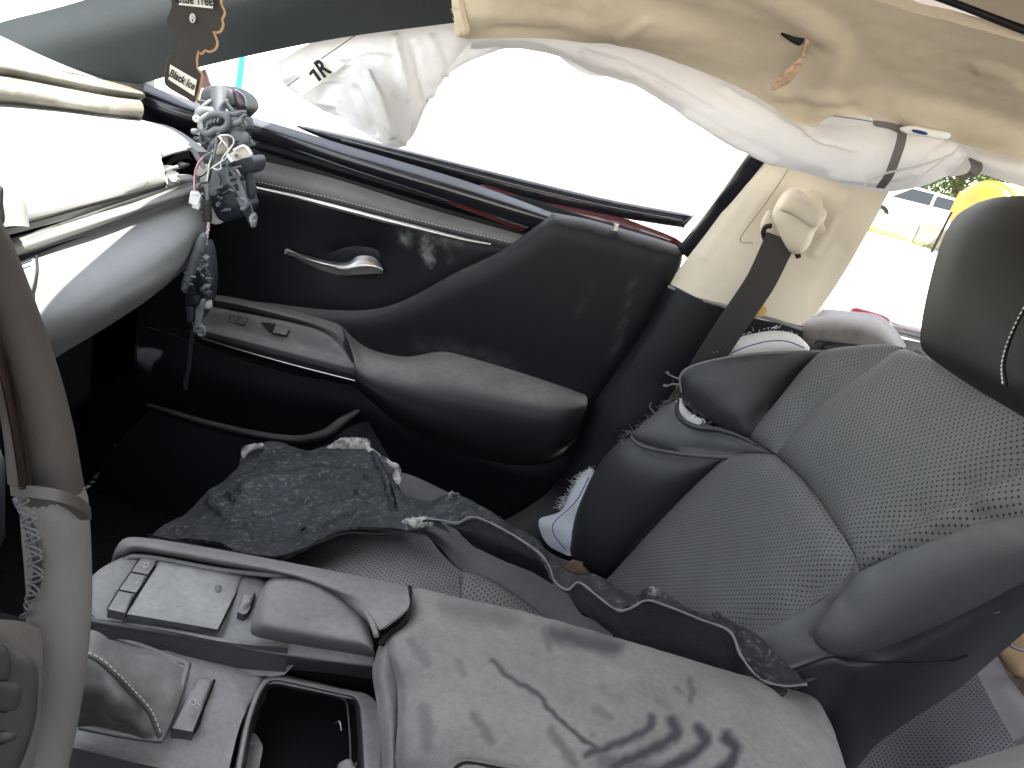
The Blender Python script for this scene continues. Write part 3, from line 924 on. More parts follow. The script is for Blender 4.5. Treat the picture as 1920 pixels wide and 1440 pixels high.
# --- headliner
hl = thing('headliner', 'torn and sagging beige headliner along the passenger side of the roof', 'headliner', tuple(W(1300, 120, 1.16)))
patch('liner', [[(846, -30, 1.16), (852, 25, 1.165), (858, 68, 1.17), (930, 72, 1.175), (1010, 74, 1.18), (1095, 82, 1.18), (1165, 88, 1.18), (1250, 110, 1.18), (1350, 150, 1.18), (1440, 193, 1.178), (1510, 238, 1.175), (1570, 222, 1.155), (1640, 225, 1.15), (1720, 240, 1.15), (1800, 268, 1.15), (1870, 290, 1.15), (1990, 330, 1.15)],
                [(846, -60, 1.14), (862, 20, 1.142), (880, 40, 1.145), (950, 40, 1.15), (1030, 44, 1.15), (1110, 60, 1.145), (1200, 70, 1.14), (1290, 92, 1.14), (1390, 130, 1.145), (1470, 165, 1.145), (1540, 185, 1.14), (1610, 190, 1.13), (1680, 198, 1.125), (1760, 213, 1.12), (1840, 235, 1.12), (1910, 255, 1.12), (2020, 290, 1.12)],
                [(848, -120, 1.10), (900, -40, 1.115), (960, -10, 1.12), (1040, 0, 1.12), (1120, 10, 1.12), (1210, 20, 1.115), (1300, 40, 1.11), (1400, 80, 1.115), (1490, 120, 1.11), (1560, 140, 1.10), (1630, 150, 1.10), (1700, 160, 1.095), (1780, 175, 1.09), (1860, 195, 1.085), (1930, 212, 1.08), (2060, 250, 1.08)],
                [(860, -260, 1.03), (950, -140, 1.06), (1040, -90, 1.07), (1130, -70, 1.07), (1230, -45, 1.06), (1330, -10, 1.055), (1430, 28, 1.05), (1520, 55, 1.045), (1600, 75, 1.04), (1680, 90, 1.03), (1760, 105, 1.02), (1850, 128, 1.005), (1940, 150, .995), (2120, 195, .985)],
                [(880, -460, .90), (1000, -320, .95), (1100, -250, .97), (1230, -180, .98), (1360, -110, .98), (1480, -60, .975), (1600, -10, .965), (1700, 20, .96), (1790, 40, .95), (1900, 75, .93), (2010, 110, .92), (2200, 165, .91)]],
      HEADL, hl, nu=190, nv=84, th=.012, rough=(.0045, 7),
      ridges=[(0.0066, 39, [(1395, -25), (1470, 18), (1528, 52)]), (0.0077, 45, [(1560, 70), (1572, 98), (1550, 140), (1528, 172)]), (-0.0044, 24, [(1505, 108), (1475, 155)]),
              (0.0033, 18, [(1212, 40), (1165, 78)]), (0.0039, 21, [(1450, 176), (1520, 178), (1570, 192)]), (0.0055, 45, [(1120, 16), (1260, 46), (1380, 78), (1450, 102)]),
              (0.0033, 19, [(1838, 128), (1905, 150)]), (0.0028, 15, [(1870, 160), (1925, 168)]), (0.0044, 39, [(1700, 215), (1800, 232), (1900, 262)]), (-0.0033, 21, [(1600, 205), (1560, 210), (1520, 226)]),
              (0.0028, 27, [(900, 30), (1010, 34), (1110, 52)]), (-0.0022, 15, [(930, 55), (1060, 62)])])
# sun roof blind frame and panel
tube('roof_groove', [(1690, -30, .955), (1800, 9, .94), (1925, 58, .92), (2100, 120, .90)], .0042, PITCHY, hl, pull=.012)
patch('sunroof_blind', [[(1000, -330, .945), (1400, -110, .955), (1700, -34, .93), (1800, 2, .915), (1930, 50, .895), (2200, 140, .88)],
                        [(1000, -700, .62), (1400, -420, .66), (1700, -260, .68), (1850, -160, .68), (2000, -80, .68), (2300, 20, .68)],
                        [(1000, -2600, .22), (1400, -1900, .24), (1700, -1400, .26), (1900, -1100, .27), (2100, -800, .28), (2500, -500, .28)]],
      HEADL, hl, nu=40, nv=16, th=.012)
# the tear with its dark hole, folded flap and fibre edges
pillow('tear_hole', [(1464, 64, 1.062), (1490, 72, 1.062), (1508, 72, 1.060), (1505, 80, 1.062), (1498, 86, 1.064), (1480, 77, 1.065)], PITCHY, hl, th=.004, bulge=.001, w=.005, step=5)
pillow('torn_edge', [(1508, 90, 1.066), (1513, 68, 1.06), (1532, 58, 1.054), (1541, 61, 1.054), (1526, 70, 1.056), (1515, 88, 1.064), (1508, 108, 1.069)],
       FIBRE, hl, th=.003, bulge=.002, w=.004, step=4, rough=(.004, 160), ragged=1.6)
pillow('torn_edge', [(1498, 110, 1.068), (1507, 108, 1.066), (1502, 122, 1.07), (1490, 144, 1.076), (1472, 160, 1.084), (1454, 169, 1.088), (1446, 167, 1.089), (1452, 152, 1.085), (1474, 134, 1.077)],
       FIBRE, hl, th=.003, bulge=.0025, w=.005, step=4, rough=(.005, 150), ragged=1.8)
pillow('front_edge', [(845, -20, 1.135), (856, -16, 1.13), (862, 20, 1.132), (872, 60, 1.14), (866, 70, 1.15), (856, 66, 1.155), (850, 25, 1.15)], HEADL, hl, th=.008, bulge=.004, w=.006, step=7, ragged=.8)
threads('frayed_fibres', [(848, 5, 1.13), (852, 30, 1.135), (862, 66, 1.14)], HEADL, hl, n=30, ln=(.003, .008))
threads('frayed_fibres', [(1512, 70, 1.05), (1505, 105, 1.06), (1480, 145, 1.07), (1450, 166, 1.08)], FIBRE, hl, n=70, ln=(.002, .006))

# --- deployed side curtain airbag
ab = thing('curtain_airbag', 'deflated white curtain airbag drooping from the headliner edge across the window', 'airbag', tuple(W(750, 250, 1.21)))
# front lobe, hanging from the pillar
patch('front_lobe', [[(520, 120, 1.225), (560, 92, 1.225), (640, 60, 1.22), (740, 45, 1.215), (850, 30, 1.21), (905, 60, 1.21)],
                     [(528, 145, 1.235), (600, 128, 1.22), (670, 108, 1.195), (740, 95, 1.20), (820, 85, 1.205), (885, 80, 1.215)],
                     [(545, 168, 1.245), (610, 165, 1.215), (680, 160, 1.165), (745, 160, 1.18), (800, 145, 1.205), (862, 106, 1.22)],
                     [(590, 200, 1.235), (640, 215, 1.20), (690, 228, 1.165), (735, 235, 1.165), (775, 210, 1.20), (835, 140, 1.22)],
                     [(625, 210, 1.225), (660, 232, 1.20), (700, 256, 1.175), (742, 275, 1.17), (768, 262, 1.18), (808, 178, 1.215)]],
      AIRBAG, ab, nu=80, nv=60, th=.0025, rough=(.009, 14),
      ridges=[(.010, 12, [(742, 70), (752, 120), (762, 185)]), (-.008, 12, [(772, 80), (785, 130), (800, 185)]), (.008, 11, [(812, 70), (822, 105), (838, 140)]), (.006, 9, [(640, 120), (690, 108), (740, 112)]),
              (-.007, 11, [(590, 150), (640, 150), (680, 140)]), (.007, 10, [(600, 190), (640, 200), (680, 215)])])
patch('front_fold', [[(672, 112, 1.165), (690, 120, 1.155), (715, 135, 1.15), (740, 158, 1.15), (758, 190, 1.152), (770, 235, 1.16)],
                     [(645, 140, 1.175), (672, 155, 1.145), (700, 178, 1.128), (725, 205, 1.128), (745, 235, 1.14), (762, 262, 1.16)],
                     [(625, 205, 1.19), (650, 226, 1.165), (685, 250, 1.145), (715, 266, 1.14), (740, 275, 1.15), (760, 272, 1.165)]],
      AIRBAG, ab, nu=50, nv=40, th=.002, rough=(.006, 18), ridges=[(.008, 9, [(690, 135), (715, 190), (735, 250)]), (-.006, 9, [(665, 165), (690, 210), (705, 250)])])
# long tube along the roof rail
patch('roof_tube', [[(868, 60, 1.20), (1000, 60, 1.205), (1090, 70, 1.205), (1160, 78, 1.205), (1260, 104, 1.205), (1360, 145, 1.205), (1450, 190, 1.20), (1520, 222, 1.19), (1600, 225, 1.185), (1690, 230, 1.18), (1790, 258, 1.18), (1880, 285, 1.18), (2000, 325, 1.18)],
                    [(880, 74, 1.20), (1000, 76, 1.205), (1090, 92, 1.20), (1170, 110, 1.195), (1262, 146, 1.185), (1360, 190, 1.178), (1455, 232, 1.165), (1535, 258, 1.15), (1610, 268, 1.145), (1690, 272, 1.145), (1780, 280, 1.155), (1850, 292, 1.165), (1990, 345, 1.17)],
                    [(886, 84, 1.205), (1000, 82, 1.21), (1095, 112, 1.205), (1190, 142, 1.195), (1270, 188, 1.185), (1370, 238, 1.175), (1465, 278, 1.16), (1540, 310, 1.145), (1612, 322, 1.14), (1690, 320, 1.142), (1770, 308, 1.152), (1835, 304, 1.165), (1980, 362, 1.17)],
                    [(882, 92, 1.22), (960, 90, 1.22), (1060, 108, 1.22), (1115, 138, 1.215), (1200, 165, 1.21), (1290, 226, 1.20), (1390, 282, 1.19), (1480, 318, 1.175), (1560, 342, 1.16), (1640, 355, 1.155), (1700, 352, 1.16), (1775, 332, 1.17), (1830, 318, 1.175), (1975, 358, 1.19)]],
      AIRBAG, ab, nu=170, nv=50, th=.004, rough=(.006, 11),
      ridges=[(-.007, 10, [(1095, 95), (1180, 122), (1265, 165), (1330, 205)]), (.006, 11, [(1290, 215), (1370, 262), (1450, 300)]), (.006, 12, [(1360, 165), (1440, 215), (1500, 248)]),
              (-.006, 9, [(1515, 240), (1540, 262), (1600, 280)]), (.005, 10, [(1560, 330), (1640, 338), (1720, 322)]), (-.005, 8, [(1760, 268), (1740, 300), (1700, 330)]), (.006, 9, [(1780, 265), (1800, 290), (1785, 320)])])
patch('hanging_skirt', [[(860, 66, 1.225), (905, 72, 1.225), (960, 76, 1.225), (1010, 78, 1.23), (1060, 82, 1.23), (1110, 88, 1.23), (1190, 100, 1.23), (1260, 130, 1.225)],
                        [(838, 120, 1.235), (890, 96, 1.232), (950, 90, 1.235), (1012, 86, 1.24), (1070, 112, 1.24), (1120, 126, 1.235), (1195, 125, 1.225), (1270, 175, 1.22)],
                        [(790, 205, 1.245), (845, 132, 1.24), (930, 96, 1.245), (1008, 77, 1.25), (1050, 108, 1.25), (1110, 143, 1.24), (1195, 141, 1.23), (1290, 200, 1.225)]],
      AIRBAG, ab, nu=60, nv=16, th=.002, rough=(.004, 22))
patch('rear_tube', [[(1800, 262, 1.16), (1850, 285, 1.15), (1930, 305, 1.145), (2060, 345, 1.14)],
                    [(1812, 290, 1.15), (1850, 300, 1.13), (1930, 325, 1.12), (2050, 368, 1.12)],
                    [(1780, 332, 1.165), (1838, 326, 1.14), (1925, 352, 1.13), (2040, 395, 1.13)]], AIRBAG, ab, nu=40, nv=14, th=.003, rough=(.003, 16))
tube('fold_line', [(1622, 350, 1.14), (1630, 338, 1.135), (1660, 325, 1.13), (1720, 312, 1.135), (1780, 292, 1.145), (1800, 276, 1.15)], .0016, AIRBAG, ab, pull=.012)
tube('fold_line', [(1706, 348, 1.145), (1735, 325, 1.14), (1770, 300, 1.145)], .0012, AIRBAG, ab, pull=.012)
# straps
def strap(lst, w=.006):
    s_ = band('strap', lst, w, GREYTAPE, ab, (1, 0, .2), .001)
    return s_
strap([(1692, 234, 1.155), (1690, 262, 1.128), (1680, 295, 1.118), (1666, 330, 1.125), (1650, 352, 1.14)])
strap([(1826, 298, 1.145), (1832, 312, 1.125), (1824, 326, 1.12), (1808, 332, 1.13)], .007)
# headliner clip and its slot
pillow('liner_clip', [(1690, 240), (1712, 236), (1745, 242), (1780, 248), (1783, 256), (1770, 262), (1735, 256), (1700, 250)], CONN, ab, y=1.125, th=.006, bulge=.003, w=.006, step=6)
pillow('clip_tab', [(1712, 243), (1728, 245), (1740, 250), (1735, 253), (1714, 248)], NAVY, ab, y=1.118, th=.003, bulge=.001, w=.004, step=5)
pillow('liner_slot', [(1535, 232), (1570, 216), (1625, 218), (1640, 228), (1665, 232), (1672, 242), (1630, 236), (1575, 236)], AIRBAG, ab, y=1.143, th=.003, bulge=.001, w=.005, step=7)
pillow('liner_gap', [(1640, 226), (1680, 232), (1700, 243), (1692, 252), (1668, 242), (1642, 236)], GREYTAPE, ab, y=1.139, th=.003, bulge=.001, w=.004, step=5)
tube('slot_line', [(1562, 217, 1.137), (1600, 222, 1.137), (1634, 228, 1.137)], .0006, GREYTAPE, ab, pull=.003)
# printed label
lb = pillow('label_tape', [(545, 158, 1.205, 'c'), (620, 100, 1.195, 'c'), (648, 120, 1.19, 'c'), (565, 182, 1.205, 'c')], PAPER, ab, th=.0015, bulge=.0003, w=.002, step=8)
tube('label_line', [(538, 162, 1.20), (560, 146, 1.20)], .0006, INK, lb, pull=.004)
tube('label_line', [(603, 110, 1.19), (672, 62, 1.185)], .0006, INK, lb, pull=.004)
tube('label_line', [(622, 140, 1.185), (680, 112, 1.175)], .0006, INKG, lb, pull=.004)
c0 = W(605, 129, 1.188)
axx = W(612, 122, 1.188) - W(590, 140, 1.188); ayy = W(595, 118, 1.188) - W(609, 144, 1.188)
text_obj('printed_text', 'R', c0, axx, ayy, .034, INK, lb, bold=.0012, sx=.72)
pillow('printed_numeral', [(583, 132, 1.187, 'c'), (588, 128, 1.187, 'c'), (603, 149, 1.187, 'c'), (598, 153, 1.187, 'c'), (587, 137, 1.187, 'c'), (582, 142, 1.187, 'c'), (579, 138, 1.187, 'c')], INK, lb, th=.0005, bulge=0, step=5)

# ------------------------------------------------------------------ passenger door
dr = thing('door', 'black inner side of the passenger door with metal handle and dusty armrest', 'door', tuple(W(700, 960, 1.36)))
pillow('inner_skin', [(100, 190, 1.42), (460, 250, 1.40), (870, 350, 1.395), (1285, 470, 1.39, 'c'), (1180, 680, 1.39), (1085, 850, 1.39), (960, 985, 1.39), (700, 1150, 1.39), (60, 1150, 1.42, 'c'), (40, 500, 1.42)],
       BLACK, dr, th=.05, bulge=.004, w=.03, step=40)
# window opening: outer frame bar and red body edge
pillow('window_frame_bar', [(555, 236, 1.43), (660, 256, 1.43), (760, 281, 1.43), (1000, 341, 1.43), (1150, 376, 1.43), (1303, 404, 1.43, 'c'), (1282, 428, 1.43, 'c'), (1180, 412, 1.43), (1100, 398, 1.43), (1000, 378, 1.43), (850, 335, 1.43), (650, 276, 1.43)],
       GLOSS, dr, th=.02, bulge=.009, w=.014, step=10)
tube('frame_groove', [(640, 262, 1.41), (800, 305, 1.41), (1000, 356, 1.41), (1150, 390, 1.41), (1280, 414, 1.41)], .0015, GLOSS, dr, pull=.006)
pillow('red_door_edge', [(900, 347, 1.41), (950, 360, 1.41), (1000, 376, 1.41), (1090, 393, 1.41), (1180, 414, 1.41), (1268, 447, 1.41), (1284, 468, 1.41), (1180, 445, 1.41), (1040, 414, 1.41), (920, 376, 1.41)],
       RED, dr, th=.015, bulge=.004, w=.01, step=10)
pillow('weather_strip', [(905, 357, 1.40), (960, 366, 1.40), (1010, 378, 1.40), (1060, 394, 1.40), (1150, 422, 1.40), (1230, 445, 1.40), (1240, 456, 1.40), (1140, 436, 1.40), (1020, 402, 1.40), (930, 372, 1.40)],
       PITCHY, dr, th=.015, bulge=.004, w=.006, step=9)
# gloss roll along the sill
patch('sill_roll', [[(262, 152, 1.30), (320, 175, 1.31), (380, 195, 1.33), (460, 216, 1.35), (560, 245, 1.36), (660, 276, 1.365), (850, 332, 1.37), (960, 370, 1.375), (1048, 404, 1.38)],
                    [(264, 170, 1.28), (320, 192, 1.29), (380, 210, 1.31), (460, 230, 1.33), (560, 262, 1.34), (660, 295, 1.345), (850, 352, 1.35), (960, 386, 1.355), (1040, 412, 1.36)],
                    [(266, 200, 1.28), (320, 222, 1.29), (380, 236, 1.31), (460, 256, 1.335), (560, 290, 1.345), (660, 322, 1.35), (850, 380, 1.355), (950, 412, 1.36), (1010, 430, 1.365)],
                    [(268, 225, 1.31), (320, 250, 1.32), (380, 262, 1.34), (460, 276, 1.36), (560, 306, 1.37), (660, 338, 1.375), (850, 396, 1.38), (940, 422, 1.385), (990, 440, 1.385)]],
      GLOSS, dr, nu=60, nv=22, th=.01)
tube('sill_bead', [(470, 250, 1.345), (560, 283, 1.345), (660, 318, 1.35), (760, 350, 1.355), (880, 390, 1.36), (990, 428, 1.36)], .0028, GLOSS, dr, pull=.002)
pillow('red_reflection_strip', [(840, 379, 1.352), (900, 399, 1.352), (985, 430, 1.358), (980, 434, 1.36), (900, 404, 1.358), (850, 386, 1.355)], RED, dr, th=.004, bulge=.001, w=.004, step=8)  # red reflection on the dark band, built in as colour
# dark groove
patch('sill_groove', [[(440, 258, 1.375), (560, 296, 1.375), (700, 342, 1.378), (850, 390, 1.38), (1010, 442, 1.385)],
                      [(440, 290, 1.37), (560, 322, 1.37), (700, 358, 1.375), (850, 402, 1.38), (1000, 450, 1.385)]], PITCHY, dr, nu=40, nv=6, th=.006)
# padded grey band with seam
patch('padded_band', [[(350, 262, 1.365), (470, 296, 1.365), (620, 333, 1.365), (800, 390, 1.368), (985, 442, 1.372)],
                      [(350, 285, 1.345), (470, 316, 1.345), (620, 355, 1.345), (800, 408, 1.35), (975, 452, 1.358)],
                      [(350, 312, 1.34), (470, 342, 1.34), (620, 379, 1.34), (800, 424, 1.346), (965, 463, 1.355)],
                      [(350, 322, 1.352), (470, 351, 1.352), (620, 387, 1.352), (800, 431, 1.356), (955, 470, 1.362)]], DOORLEATHER, dr, nu=60, nv=16, th=.008)
stitches('stitching', [(470, 338, 1.338), (620, 371, 1.338), (800, 417, 1.344), (962, 455, 1.353)], STITCH, dr, pitch=.0062, ln=.0042, r=.0007, pull=.003)
tube('chrome_strip', [(470, 350, 1.335), (540, 366, 1.335), (620, 386, 1.335), (720, 412, 1.338), (800, 432, 1.342), (870, 449, 1.345), (920, 458, 1.348)], [.003, .0048, .005, .005, .005, .004, .002], CHROME, dr, pull=.004)
# inset panel around the handle
pillow('inset_panel', [(352, 330, 1.355), (470, 356, 1.352), (620, 391, 1.352), (800, 436, 1.355), (962, 468, 1.362, 'c'), (935, 478, 1.362), (850, 520, 1.362), (760, 566, 1.362), (690, 584, 1.362), (600, 582, 1.362), (480, 568, 1.362), (370, 562, 1.36), (350, 450, 1.36)],
       DOOR, dr, th=.02, bulge=.004, w=.02, step=10, inner=[(640, 480, 1.385), (690, 470, 1.385)], aname='mud',
       attr=strokes([(6, .7, [(757, 428), (758, 448), (762, 458)]), (9, .55, [(765, 432), (768, 445)]), (8, 1., [(797, 437), (800, 470), (804, 496)]), (5, .9, [(806, 455), (812, 500)]), (5, .5, [(792, 440), (794, 470)]), (4, .5, [(838, 445), (840, 470), (842, 485)]), (10, .35, [(800, 440), (860, 455)]), (4, .4, [(848, 470), (850, 486)])], .9))
pillow('handle_cup', [(590, 500, 1.366), (615, 478, 1.366), (660, 462, 1.366), (710, 470, 1.366), (738, 492, 1.366), (742, 515, 1.366), (715, 528, 1.366), (660, 524, 1.366), (610, 515, 1.366)], DOOR, dr, th=.006, bulge=.002, w=.02, step=9)
hd = patch('door_handle', [[(534, 467, 1.325), (570, 478, 1.318), (610, 488, 1.315), (650, 492, 1.325), (672, 480, 1.335), (700, 482, 1.34), (716, 498, 1.342)],
                           [(534, 470, 1.315), (570, 484, 1.305), (610, 496, 1.302), (645, 503, 1.312), (675, 497, 1.322), (702, 499, 1.33), (718, 507, 1.338)],
                           [(536, 473, 1.322), (568, 491, 1.314), (605, 507, 1.312), (640, 516, 1.32), (675, 515, 1.33), (703, 513, 1.338), (718, 513, 1.345)]], CHROME, dr, nu=40, nv=12, th=.006)
# big raised panel sweeping up to the window corner
pillow('raised_panel', [(1036, 402, 1.352, 'c'), (1100, 414, 1.35), (1170, 433, 1.35), (1245, 455, 1.35), (1276, 470, 1.35), (1276, 500, 1.35), (1230, 590, 1.35), (1165, 690, 1.35), (1112, 775, 1.35), (1085, 860, 1.35, 'c'),
                        (900, 800, 1.36), (650, 700, 1.36), (380, 620, 1.36, 'c'), (378, 562, 1.36, 'c'), (480, 566, 1.358), (600, 581, 1.356), (690, 582, 1.355), (760, 563, 1.354), (850, 514, 1.354), (940, 470, 1.354)],
       DOOR, dr, th=.022, bulge=.018, w=.030, step=12, aname='mud',
       attr=strokes([(7, .16, [(1187, 515), (1178, 560), (1165, 610), (1140, 680)]), (7, .12, [(1105, 530), (1085, 590)]), (22, .10, [(790, 640), (860, 650), (960, 680)])], 1.))
tube('lock_pin', [(1153, 434, 1.335), (1156, 420, 1.335)], [.0042, .0042], CHROME, dr, seg=12)
tube('lock_collar', [(1152, 437, 1.335), (1153, 432, 1.335)], [.008, .007], DOORDUST, dr, seg=14)
# armrest
patch('armrest_pad', [[(640, 608, 1.345), (668, 636, 1.345), (700, 655, 1.345), (760, 666, 1.345), (822, 655, 1.345), (860, 660, 1.345), (960, 688, 1.345), (1050, 718, 1.345), (1096, 738, 1.34)],
                      [(655, 645, 1.30), (682, 668, 1.30), (715, 676, 1.30), (770, 688, 1.30), (830, 688, 1.30), (870, 696, 1.30), (965, 722, 1.30), (1050, 742, 1.30), (1101, 748, 1.315)],
                      [(664, 675, 1.272), (690, 695, 1.270), (725, 706, 1.268), (775, 718, 1.266), (830, 726, 1.266), (875, 735, 1.266), (965, 755, 1.268), (1045, 770, 1.275), (1100, 762, 1.30)],
                      [(666, 700, 1.262), (695, 722, 1.26), (730, 738, 1.258), (780, 755, 1.256), (835, 770, 1.256), (880, 780, 1.258), (965, 800, 1.262), (1040, 808, 1.272), (1092, 785, 1.30)],
                      [(664, 716, 1.275), (700, 742, 1.27), (740, 770, 1.27), (790, 795, 1.27), (845, 815, 1.275), (890, 828, 1.28), (965, 845, 1.29), (1035, 848, 1.30), (1082, 815, 1.315)],
                      [(660, 720, 1.34), (700, 756, 1.34), (740, 790, 1.34), (790, 820, 1.34), (845, 845, 1.34), (890, 858, 1.34), (965, 872, 1.345), (1035, 866, 1.345), (1075, 835, 1.345)]],
      DOORDUST, dr, nu=64, nv=40, th=.012)
patch('grip_cap', [[(372, 548, 1.35), (440, 558, 1.35), (520, 575, 1.35), (590, 592, 1.35), (640, 606, 1.35), (668, 634, 1.35), (694, 655, 1.35)],
                   [(372, 556, 1.318), (440, 567, 1.318), (520, 586, 1.318), (585, 604, 1.318), (632, 622, 1.318), (655, 645, 1.318), (680, 672, 1.318)],
                   [(374, 566, 1.315), (440, 577, 1.315), (520, 595, 1.315), (580, 610, 1.315), (622, 630, 1.312), (645, 655, 1.305), (672, 690, 1.30)]], DOORDUST, dr, nu=40, nv=10, th=.008)
swp = pillow('switch_panel', [(372, 572, 1.325), (440, 582, 1.325), (520, 598, 1.325), (590, 614, 1.325), (624, 632, 1.32), (645, 655, 1.30), (660, 678, 1.28), (650, 678, 1.275), (560, 656, 1.275), (470, 634, 1.275), (372, 612, 1.275)],
             DOORDUST, dr, th=.01, bulge=.0035, w=.006, step=9)
pillow('window_switch_well', [(489, 604, 1.30, 'c'), (516, 607, 1.30, 'c'), (510, 622, 1.285, 'c'), (504, 620, 1.287, 'c')], PITCHY, swp, th=.004, bulge=.0006, w=.002, step=6)
pillow('window_switch', [(515, 612, 1.298, 'c'), (544, 618, 1.298, 'c'), (536, 628, 1.284, 'c'), (511, 623, 1.284, 'c')], DOORDUST, swp, th=.005, bulge=.003, w=.004, step=5)
for q in ([(432, 591), (447, 594), (443, 607), (428, 604)], [(448, 594), (464, 597), (458, 609), (443, 607)]):
    pillow('lock_button', [(a, b, 1.307 if b < 600 else 1.2945, 'c') for a, b in q], DOORDUST, swp, th=.004, bulge=.0003, w=.002, step=5)
    tube('button_gap', [(a, b, 1.302 if b < 600 else 1.288, 'c') for a, b in q + q[:1]], .0007, PITCHY, swp, pull=.003)
patch('grip_front', [[(372, 611, 1.276), (470, 633, 1.276), (560, 655, 1.276), (652, 677, 1.276), (664, 680, 1.274)],
                     [(372, 620, 1.266), (470, 645, 1.266), (560, 669, 1.266), (650, 692, 1.266), (665, 695, 1.266)],
                     [(372, 632, 1.275), (470, 661, 1.275), (560, 686, 1.275), (650, 709, 1.275), (666, 713, 1.275)],
                     [(372, 640, 1.35), (470, 672, 1.35), (560, 698, 1.35), (650, 720, 1.35), (666, 724, 1.35)]], DOORDUST, dr, nu=40, nv=16, th=.008)
tube('grip_trim_line', [(378, 634, 1.272), (470, 662, 1.272), (560, 687, 1.272), (650, 710, 1.272), (666, 714, 1.27)], .0016, CHROME, dr, pull=.003)
# lower skin with its soft crease and the map pocket
patch('lower_skin', [[(60, 560, 1.40), (300, 620, 1.38), (500, 690, 1.36), (660, 725, 1.35), (760, 765, 1.35), (880, 830, 1.35), (1000, 870, 1.35), (1080, 850, 1.352)],
                     [(60, 640, 1.38), (300, 690, 1.36), (500, 740, 1.35), (660, 770, 1.345), (760, 810, 1.345), (880, 862, 1.345), (990, 895, 1.347), (1068, 880, 1.352)],
                     [(60, 740, 1.40), (300, 762, 1.385), (480, 800, 1.375), (640, 800, 1.365), (740, 850, 1.36), (860, 905, 1.357), (970, 925, 1.357), (1040, 920, 1.36)],
                     [(60, 1000, 1.40), (300, 990, 1.385), (480, 980, 1.37), (640, 980, 1.36), (740, 980, 1.36), (840, 985, 1.36), (900, 985, 1.36), (950, 985, 1.362)]],
      DOOR, dr, nu=60, nv=30, th=.01)
tube('pocket_lip', [(278, 762, 1.345), (320, 775, 1.315), (380, 793, 1.30), (450, 810, 1.292), (520, 823, 1.29), (570, 826, 1.29), (612, 815, 1.295), (645, 790, 1.315), (672, 772, 1.345)], [.006, .008, .0085, .009, .009, .010, .012, .012, .006], DOOR, dr, seg=12)
patch('map_pocket', [[(278, 768, 1.345), (320, 780, 1.318), (380, 798, 1.303), (450, 815, 1.295), (520, 828, 1.292), (575, 832, 1.292), (620, 822, 1.298), (655, 800, 1.318), (690, 790, 1.35)],
                     [(200, 860, 1.33), (280, 870, 1.31), (360, 880, 1.30), (450, 890, 1.295), (520, 895, 1.292), (580, 895, 1.295), (640, 890, 1.305), (700, 890, 1.33), (740, 880, 1.35)],
                     [(150, 990, 1.34), (260, 1000, 1.325), (350, 1005, 1.315), (450, 1010, 1.31), (520, 1010, 1.31), (590, 1010, 1.315), (660, 1010, 1.325), (720, 1000, 1.335), (780, 990, 1.352)]], BLACK, dr, nu=44, nv=20, th=.008)

# ------------------------------------------------------------------ dashboard
ds = thing('dashboard', 'pale sunlit dashboard with stitched leather pad, vent and silver strip', 'dashboard', tuple(W(370, 480, 1.20)))
patch('dash_top', [[(-700, 60, 1.05), (-400, 20, 1.15), (-150, 30, 1.27), (60, 70, 1.31), (200, 110, 1.32), (290, 145, 1.32)],
                   [(-600, 110, .95), (-350, 80, 1.05), (-120, 75, 1.16), (0, 88, 1.20), (120, 122, 1.24), (245, 160, 1.27)],
                   [(-600, 130, .90), (-350, 102, .99), (-120, 98, 1.10), (0, 112, 1.14), (120, 140, 1.19), (240, 165, 1.235)]],
      DASHTOP if False else DASH, ds, nu=50, nv=14, th=.02)
patch('upper_roll', [[(-600, 128, .90), (-300, 104, 1.0), (-120, 98, 1.10), (0, 110, 1.14), (120, 134, 1.19), (200, 150, 1.22), (255, 166, 1.245)],
                     [(-600, 140, .885), (-300, 115, .985), (-120, 110, 1.085), (0, 122, 1.125), (120, 146, 1.175), (200, 163, 1.205), (268, 174, 1.235)],
                     [(-600, 158, .885), (-300, 136, .99), (-120, 128, 1.09), (0, 138, 1.13), (120, 158, 1.18), (200, 174, 1.21), (272, 182, 1.24)],
                     [(-600, 164, .90), (-300, 143, 1.0), (-120, 134, 1.10), (0, 144, 1.14), (120, 165, 1.19), (200, 182, 1.22), (266, 188, 1.25)]], DASHTOP, ds, nu=60, nv=18, th=.02)
patch('lower_roll', [[(-600, 164, .885), (-300, 144, .985), (-120, 135, 1.085), (0, 143, 1.125), (120, 165, 1.175), (200, 180, 1.205), (262, 188, 1.235)],
                     [(-600, 185, .865), (-300, 163, .965), (-120, 152, 1.065), (0, 158, 1.105), (120, 177, 1.16), (200, 192, 1.195), (268, 196, 1.235)],
                     [(-600, 215, .865), (-300, 192, .965), (-120, 182, 1.07), (0, 183, 1.105), (120, 198, 1.16), (200, 210, 1.195), (269, 214, 1.235)],
                     [(-600, 222, .89), (-300, 200, .985), (-120, 190, 1.085), (0, 194, 1.125), (120, 206, 1.18), (200, 217, 1.21), (262, 224, 1.25)]], DASHTOP, ds, nu=60, nv=18, th=.02)
